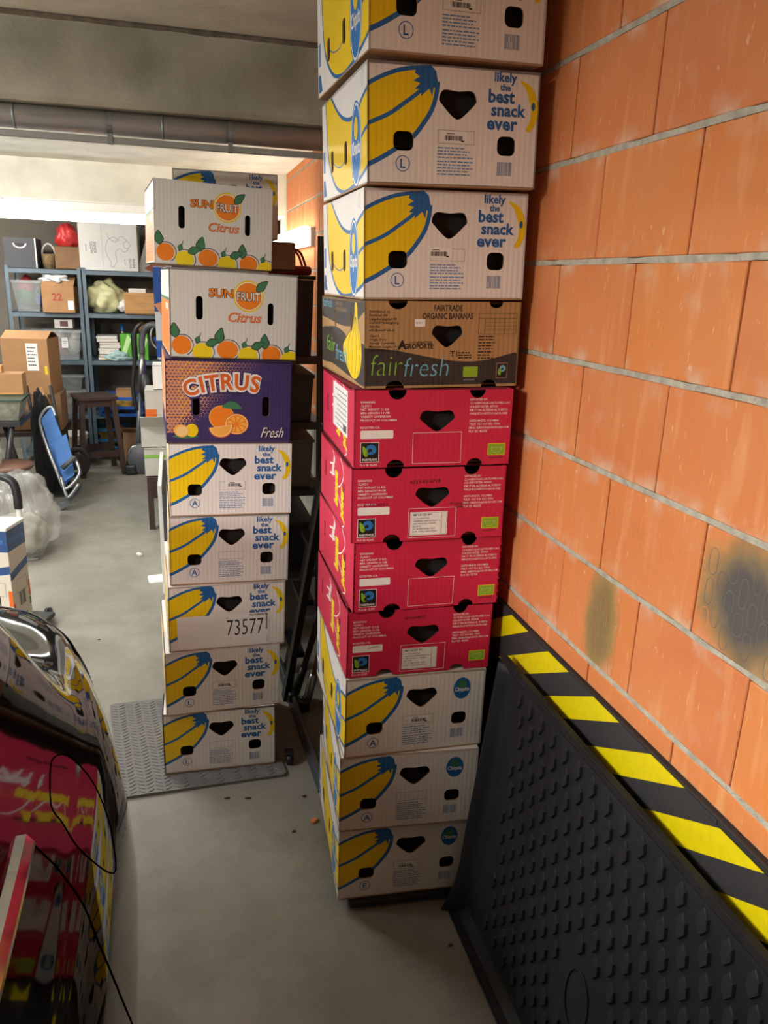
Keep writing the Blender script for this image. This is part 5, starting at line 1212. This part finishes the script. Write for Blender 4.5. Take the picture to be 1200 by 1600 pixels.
MB().tube([A(97, 732, 6.22), A(117, 714, 6.24)], .020, GRYP, 12).build('armrest', t)
MB().tube(smoothline([A(95, 745, 6.22), A(103, 772, 6.18), A(108, 776, 6.18), A(123, 756, 6.20)], 5), .013, ALU, 10).build('lower_rail', t)
mb = MB(); q = smoothline([A(88, 780, 6.22), A(90, 792, 6.20), A(105, 784, 6.20), A(126, 760, 6.22), A(123, 752, 6.24), A(108, 774, 6.22)], 4, True)
for p in q: p = p
qq = [Vector(p) for p in q]; zmin = min(p.z for p in qq); qq = [p - Vector((0, 0, zmin if True else 0)) for p in qq]; n = len(qq); mb.add(qq + [p + Vector((0, .05, 0)) for p in qq], [tuple(range(n)), tuple(range(2 * n - 1, n - 1, -1))] + [(i, i + n, (i + 1) % n + n, (i + 1) % n) for i in range(n)], GRYP); mb.build('foot_skid', t)
t = thing('hand_truck', 'black folded hand truck behind the blue folding chair', 'trolley', (-1.0, 6.72, 0))
MB().box((-.10, 0, .0), (.06, .02, .50), BLKP, Matrix.Rotation(.12, 4, 'Y')).build('frame', t); MB().box((-.02, -.12, 0), (.15, .1, .02), BLKP).build('toe_plate', t)
for x in (-.09, .09): MB().tube([(x, .03, 0.02), (x - .08, .03, .9)], .014, BLKP).build('rail', t)
t = thing('tyre', 'small black pneumatic tyre leaning behind the blue folding chair', 'tyre', (-.83, 6.70, .27)); M0 = MB(); M0.tube([(.085 * cos(a), .02 * cos(a), .11 * sin(a)) for a in [i * pi / 14 for i in range(28)]], .020, RUBT, 10, closed=True); M0.build('tyre_ring', t)
# white paint canister box at left and trolley handle
t = thing('product_carton', 'tall white carton with blue bands and a lid at the far left edge', 'box', (at(-30, 1000, y=3.9).x, 3.86, .075), (0, 0, -.30))
PC = mat('cream_carton', 'CFC8BA', .5); NB = mat('carton_navy', '24487E', .45)
w2, d2, h2 = .20, .17, .54
MB().box((0, 0, 0), (w2, d2, h2), PC, bev=.003).build('carton_body', t); MB().box((-.006, -.006, h2 - .012), (w2 + .006, d2 + .006, h2 + .004), LABEL, bev=.003).build('lid', t)
def bands(fn, L, nm):
    pr = Print(fn); pr.rect(0, .42, L, .525, NB, 1); pr.poly([(0, .27), (L, .31), (L, .35), (0, .31)], NB, 1); pr.text('square', L * .5, .46, .05, BLUE_L, lay=2, align='c', width=L * .8)
    pr.frame(L * .25, .19, L * .85, .26, .002, GREYP, 1); pr.barcode(L * .35, .12, L * .7, .19, BLACK, 1, step=.004); pr.text('ubgp', L * .5, .05, .04, BLACK, lay=1, align='c', bold=.03, width=L * .5)
    pr.rect(0, .07, L * .10, .15, ORANGE_D, 1); pr.rect(0, .0, L * .12, .055, GREEN, 1); pr.rect(L * .9, .14, L, .22, ORANGE_D, 1); pr.rect(L * .9, .09, L, .13, GREEN, 1); pr.build(nm, t)
bands(FRONT, w2, 'printed_front'); bands(lambda u, v, d: (w2 - d, u, v), d2, 'printed_side')
t = thing('luggage_trolley', 'folding trolley with thick black foam grip carrying the white and blue carton', 'trolley', (-.92, 4.02, 0), (0, 0, -.3))
MB().box((-.14, -.22, .035), (.22, .12, .060), BLKP, bev=.006).build('platform', t)
MB().tube(smoothline([(-.06, .14, .78), (.0, .14, .785), (.055, .14, .755), (.070, .14, .69), (.070, .14, .62)], 5), .021, BLKP, 14).build('foam_grip', t); MB().tube([(.070, .14, .62), (.070, .14, .03)], .014, WHP, 12).build('upright', t); MB().tube([(-.06, .14, .78), (-.13, .14, .74), (-.14, .14, .03)], .014, BLKP, 12).build('upright', t)
for x in (-.14, .16): MB().tube([(x, .14, .035), (x + .02, .14, .035)], .035, BLKP, 16).build('wheel', t)
# small table with cartons right of the aisle
t = thing('side_table', 'dark wooden table at the aisle edge carrying white cartons', 'table', (-.235, 5.6, 0)); MB().box((0, 0, .36), (.42, .9, .395), DARKW, bev=.004).build('tabletop', t)
for a in ((.0, .0), (.38, .0), (.0, .86), (.38, .86)): MB().box((a[0], a[1], 0), (a[0] + .04, a[1] + .04, .36), DARKW).build('leg', t)
WC_ = mat('off_white_carton', 'BDB8B0', .7, var=.05)
t = carton('off white carton with a green band standing on the dark table', -.245, 5.62, .397, .34, .30, .20, WC_, closed=True, tape=False); MB().box((.0, -.002, .135), (.34, 0, .16), GREENL).build('green_band', t)
carton('off white open carton stacked on the green banded carton', -.26, 5.66, .601, .34, .28, .15, WC_, closed=False, flaps=(('f', 2.4), ('r', 1.2)))
t = carton('taller white carton with orange foot at the back of the dark table', -.235, 6.02, .397, .30, .30, .56, WC_, tape=False); MB().box((.0, -.002, .33), (.08, 0, .42), ORANGE_D).build('orange_patch', t)
#carton('brown carton panel leaning behind the left stack beside the white cartons', -.15, 5.36, 0.0, .16, .12, .95, CART2, tape=False)
carton('white carton on top of the taller one by the aisle', -.17, 6.05, .961, .28, .26, .18, WHP, tape=False)
t = thing('shelf_board', 'narrow white shelf board standing on edge at the aisle behind the left stack', 'panel', (-.128, 4.36, 0), (0, 0, .0)); MB().box((0, 0, 0), (.022, .9, .655), WHP, bev=.002).build('board_face', t); MB().box((.022, .0, .0), (.04, .9, .60), GRYP).build('backing', t)
t = thing('white_adapter', 'small white rounded plate on the floor beside the standing panel', 'adapter', tuple(at(245, 905, z=0)), (0, 0, .1)); MB().prism(rrect(-.05, -.06, .05, .06, .02), 0, .008, WHP, lambda u, v, d: (u, v, d)).build('plate', t)
t = thing('plug', 'tiny white plug lying on the aisle floor', 'plug', tuple(at(217, 868, z=0)), (0, 0, .5)); MB().box((-.014, -.03, 0), (.014, .02, .018), WHP, bev=.005).build('plug_body', t); MB().tube([(0, .02, .009), (0, .04, .009)], .003, CHROME, 6).build('pin', t)
# right side storage between the stacks
DK = mat('dark_rack_metal', '4C4A46', .5)
t = rack('dark metal rack against the clay block wall, behind the near stack', .26, 3.95, .475, 1.0, [.25, .72, 1.08, 1.42], DK, 2.0)
for i, (z0_, hh, c, lab) in enumerate(((1.421, .42, '35363A', 'dark grey storage tub on the top level of the dark rack'), (1.081, .27, '4E5050', 'grey storage tub on the second level of the dark rack'), (.721, .29, '7C7D79', 'lighter grey tub on the third level of the dark rack'), (.251, .30, '2C2C2E', 'black tub on the lowest level of the dark rack'))):
    tt = thing('storage_tub', lab, 'storage bin', (.28, 3.99, z0_)); m_ = mat('tub_' + c, c, .5); mb = MB(); open_bin(mb, .41, .88, hh - .05, m_, .006, .012); mb.build('tub', tt); MB().box((-.008, -.012, hh - .049), (.418, .892, hh - .03), m_, bev=.005).build('lid', tt)
RB = mat('red_bag_fabric', '8E1F22', .6, bump=.3, bscale=20)
tt = thing('red_bag', 'dark red bag with rope handles on the dark grey tub', 'bag', (.57, 4.12, 1.812)); MB().box((-.12, -.07, 0), (.12, .10, .045), RB, bev=.015).build('bag_body', tt)
for yy in (-.05, .06): MB().tube(smoothline([(-.08, yy, .045), (-.06, yy - .01, .11), (.0, yy - .02, .13), (.06, yy - .01, .11), (.09, yy, .045)], 6), .006, RB, 8).build('handle', tt)
# folded step ladder and poles leaning in the gap
LD = mat('ladder_black', '202226', .4, metal=.3)
tt = thing('step_ladder', 'black folded step ladder leaning in the gap between the stacks', 'ladder', (.44, 3.05, 0))
b0, b1 = Vector((-.03, 0, 0)), Vector((.20, .0, 1.36)); off = Vector((.04, .24, 0))
for o_ in (Vector(), off): 
    V = [p + o_ + Vector((ex, ey, 0)) for p in (b0, b1) for ex, ey in ((-.014, -.03), (.014, -.03), (.014, .03), (-.014, .03))]
    MB().add(V, [(3, 2, 1, 0), (4, 5, 6, 7)] + [(i, (i + 1) % 4, 4 + (i + 1) % 4, 4 + i) for i in range(4)], LD).build('rail', tt)
for k in range(5):
    p = b0 + (b1 - b0) * (.15 + k * .18); MB().box((-.03, 0, -.012), (.03, .24, .012), LD, Matrix.Translation(p + Vector((.02, 0, 0)))).build('step', tt)
pt = [((478, 1105), (508, 985), 2.92, '9A7248', 'light wooden broom handle with a metal ferrule leaning in the gap'), ((448, 1130), (500, 960), 3.0, '5A3E2A', 'dark wooden pole leaning left of the light broom handle'), ((462, 1150), (506, 1000), 2.96, '6B4A30', 'brown wooden pole between the dark pole and the broom handle')]
for i, (a, b, Y, c, lab) in enumerate(pt):
    p0 = at(*a, y=Y); p1 = at(*b, y=Y); d_ = (p1 - p0).normalized(); p0 = p0 - d_ * (p0.z / d_.z) ; p1 = p0 + d_ * (1.15 + .05 * i); tt = thing('broom', lab, 'pole', tuple(p0)); mw = mat('pole_' + c, c, .6, var=.2, stretch=(1, 1, .1))
    MB().tube([d_ * .16, (p1 - p0)], .014, mw, 12).build('handle', tt); MB().tube([d_ * .05, d_ * .18], .017, ALU if i == 0 else BLKP, 12).build('ferrule', tt); MB().box((-.02, -.015, 0), (.02, .015, .05), BLKP, bev=.008).build('head', tt)
tt = thing('floor_rail', 'grey metal rail lying on the floor in the gap beside the near stack', 'rail', (.455, 2.36, 0)); MB().box((-.02, 0, 0), (.02, 1.0, .012), GRYP, Matrix.Rotation(.03, 4, 'Z')).build('base', tt); MB().box((-.005, 0, .012), (.008, 1.0, .04), ALU, Matrix.Rotation(.03, 4, 'Z')).build('fin', tt)
tt = thing('caster', 'small black caster foot on the floor by the rubber mat corner', 'caster', tuple(at(452, 1193, z=0))); MB().tube([(-.01, 0, .02), (.012, 0, .02)], .02, BLKP, 14).build('wheel', tt); MB().box((-.015, -.01, .02), (.017, .03, .05), BLKP, bev=.004).build('fork', tt)
# litter
t = thing('clay_chip', 'small orange chip of clay block on the floor beside the near stack', 'chip', tuple(at(491, 1284, z=0)), (0, 0, .6)); MB().box((-.012, -.009, 0), (.012, .009, .010), BRICK, bev=.003).build('chip', t)
for i, (px, py, lab) in enumerate(((355, 1248, 'dark curled scrap on the floor in front of the rubber mat'), (387, 1248, 'pale brown scrap right of the curled one'), (459, 1300, 'tiny dark crumb near the near stack'), (475, 1245, 'tiny dark crumb by the metal rail'), (704, 1478, 'tiny dark crumb beside the black trunk mat'), (155, 1000, 'black crumb on the aisle floor'))):
    blob('crumb', lab, 'debris', tuple(at(px, py, z=0)), (.007 + .004 * (i < 2), .005, .003), mat('crumb_brown', '4A3A2C', .8), i, .4, 2)
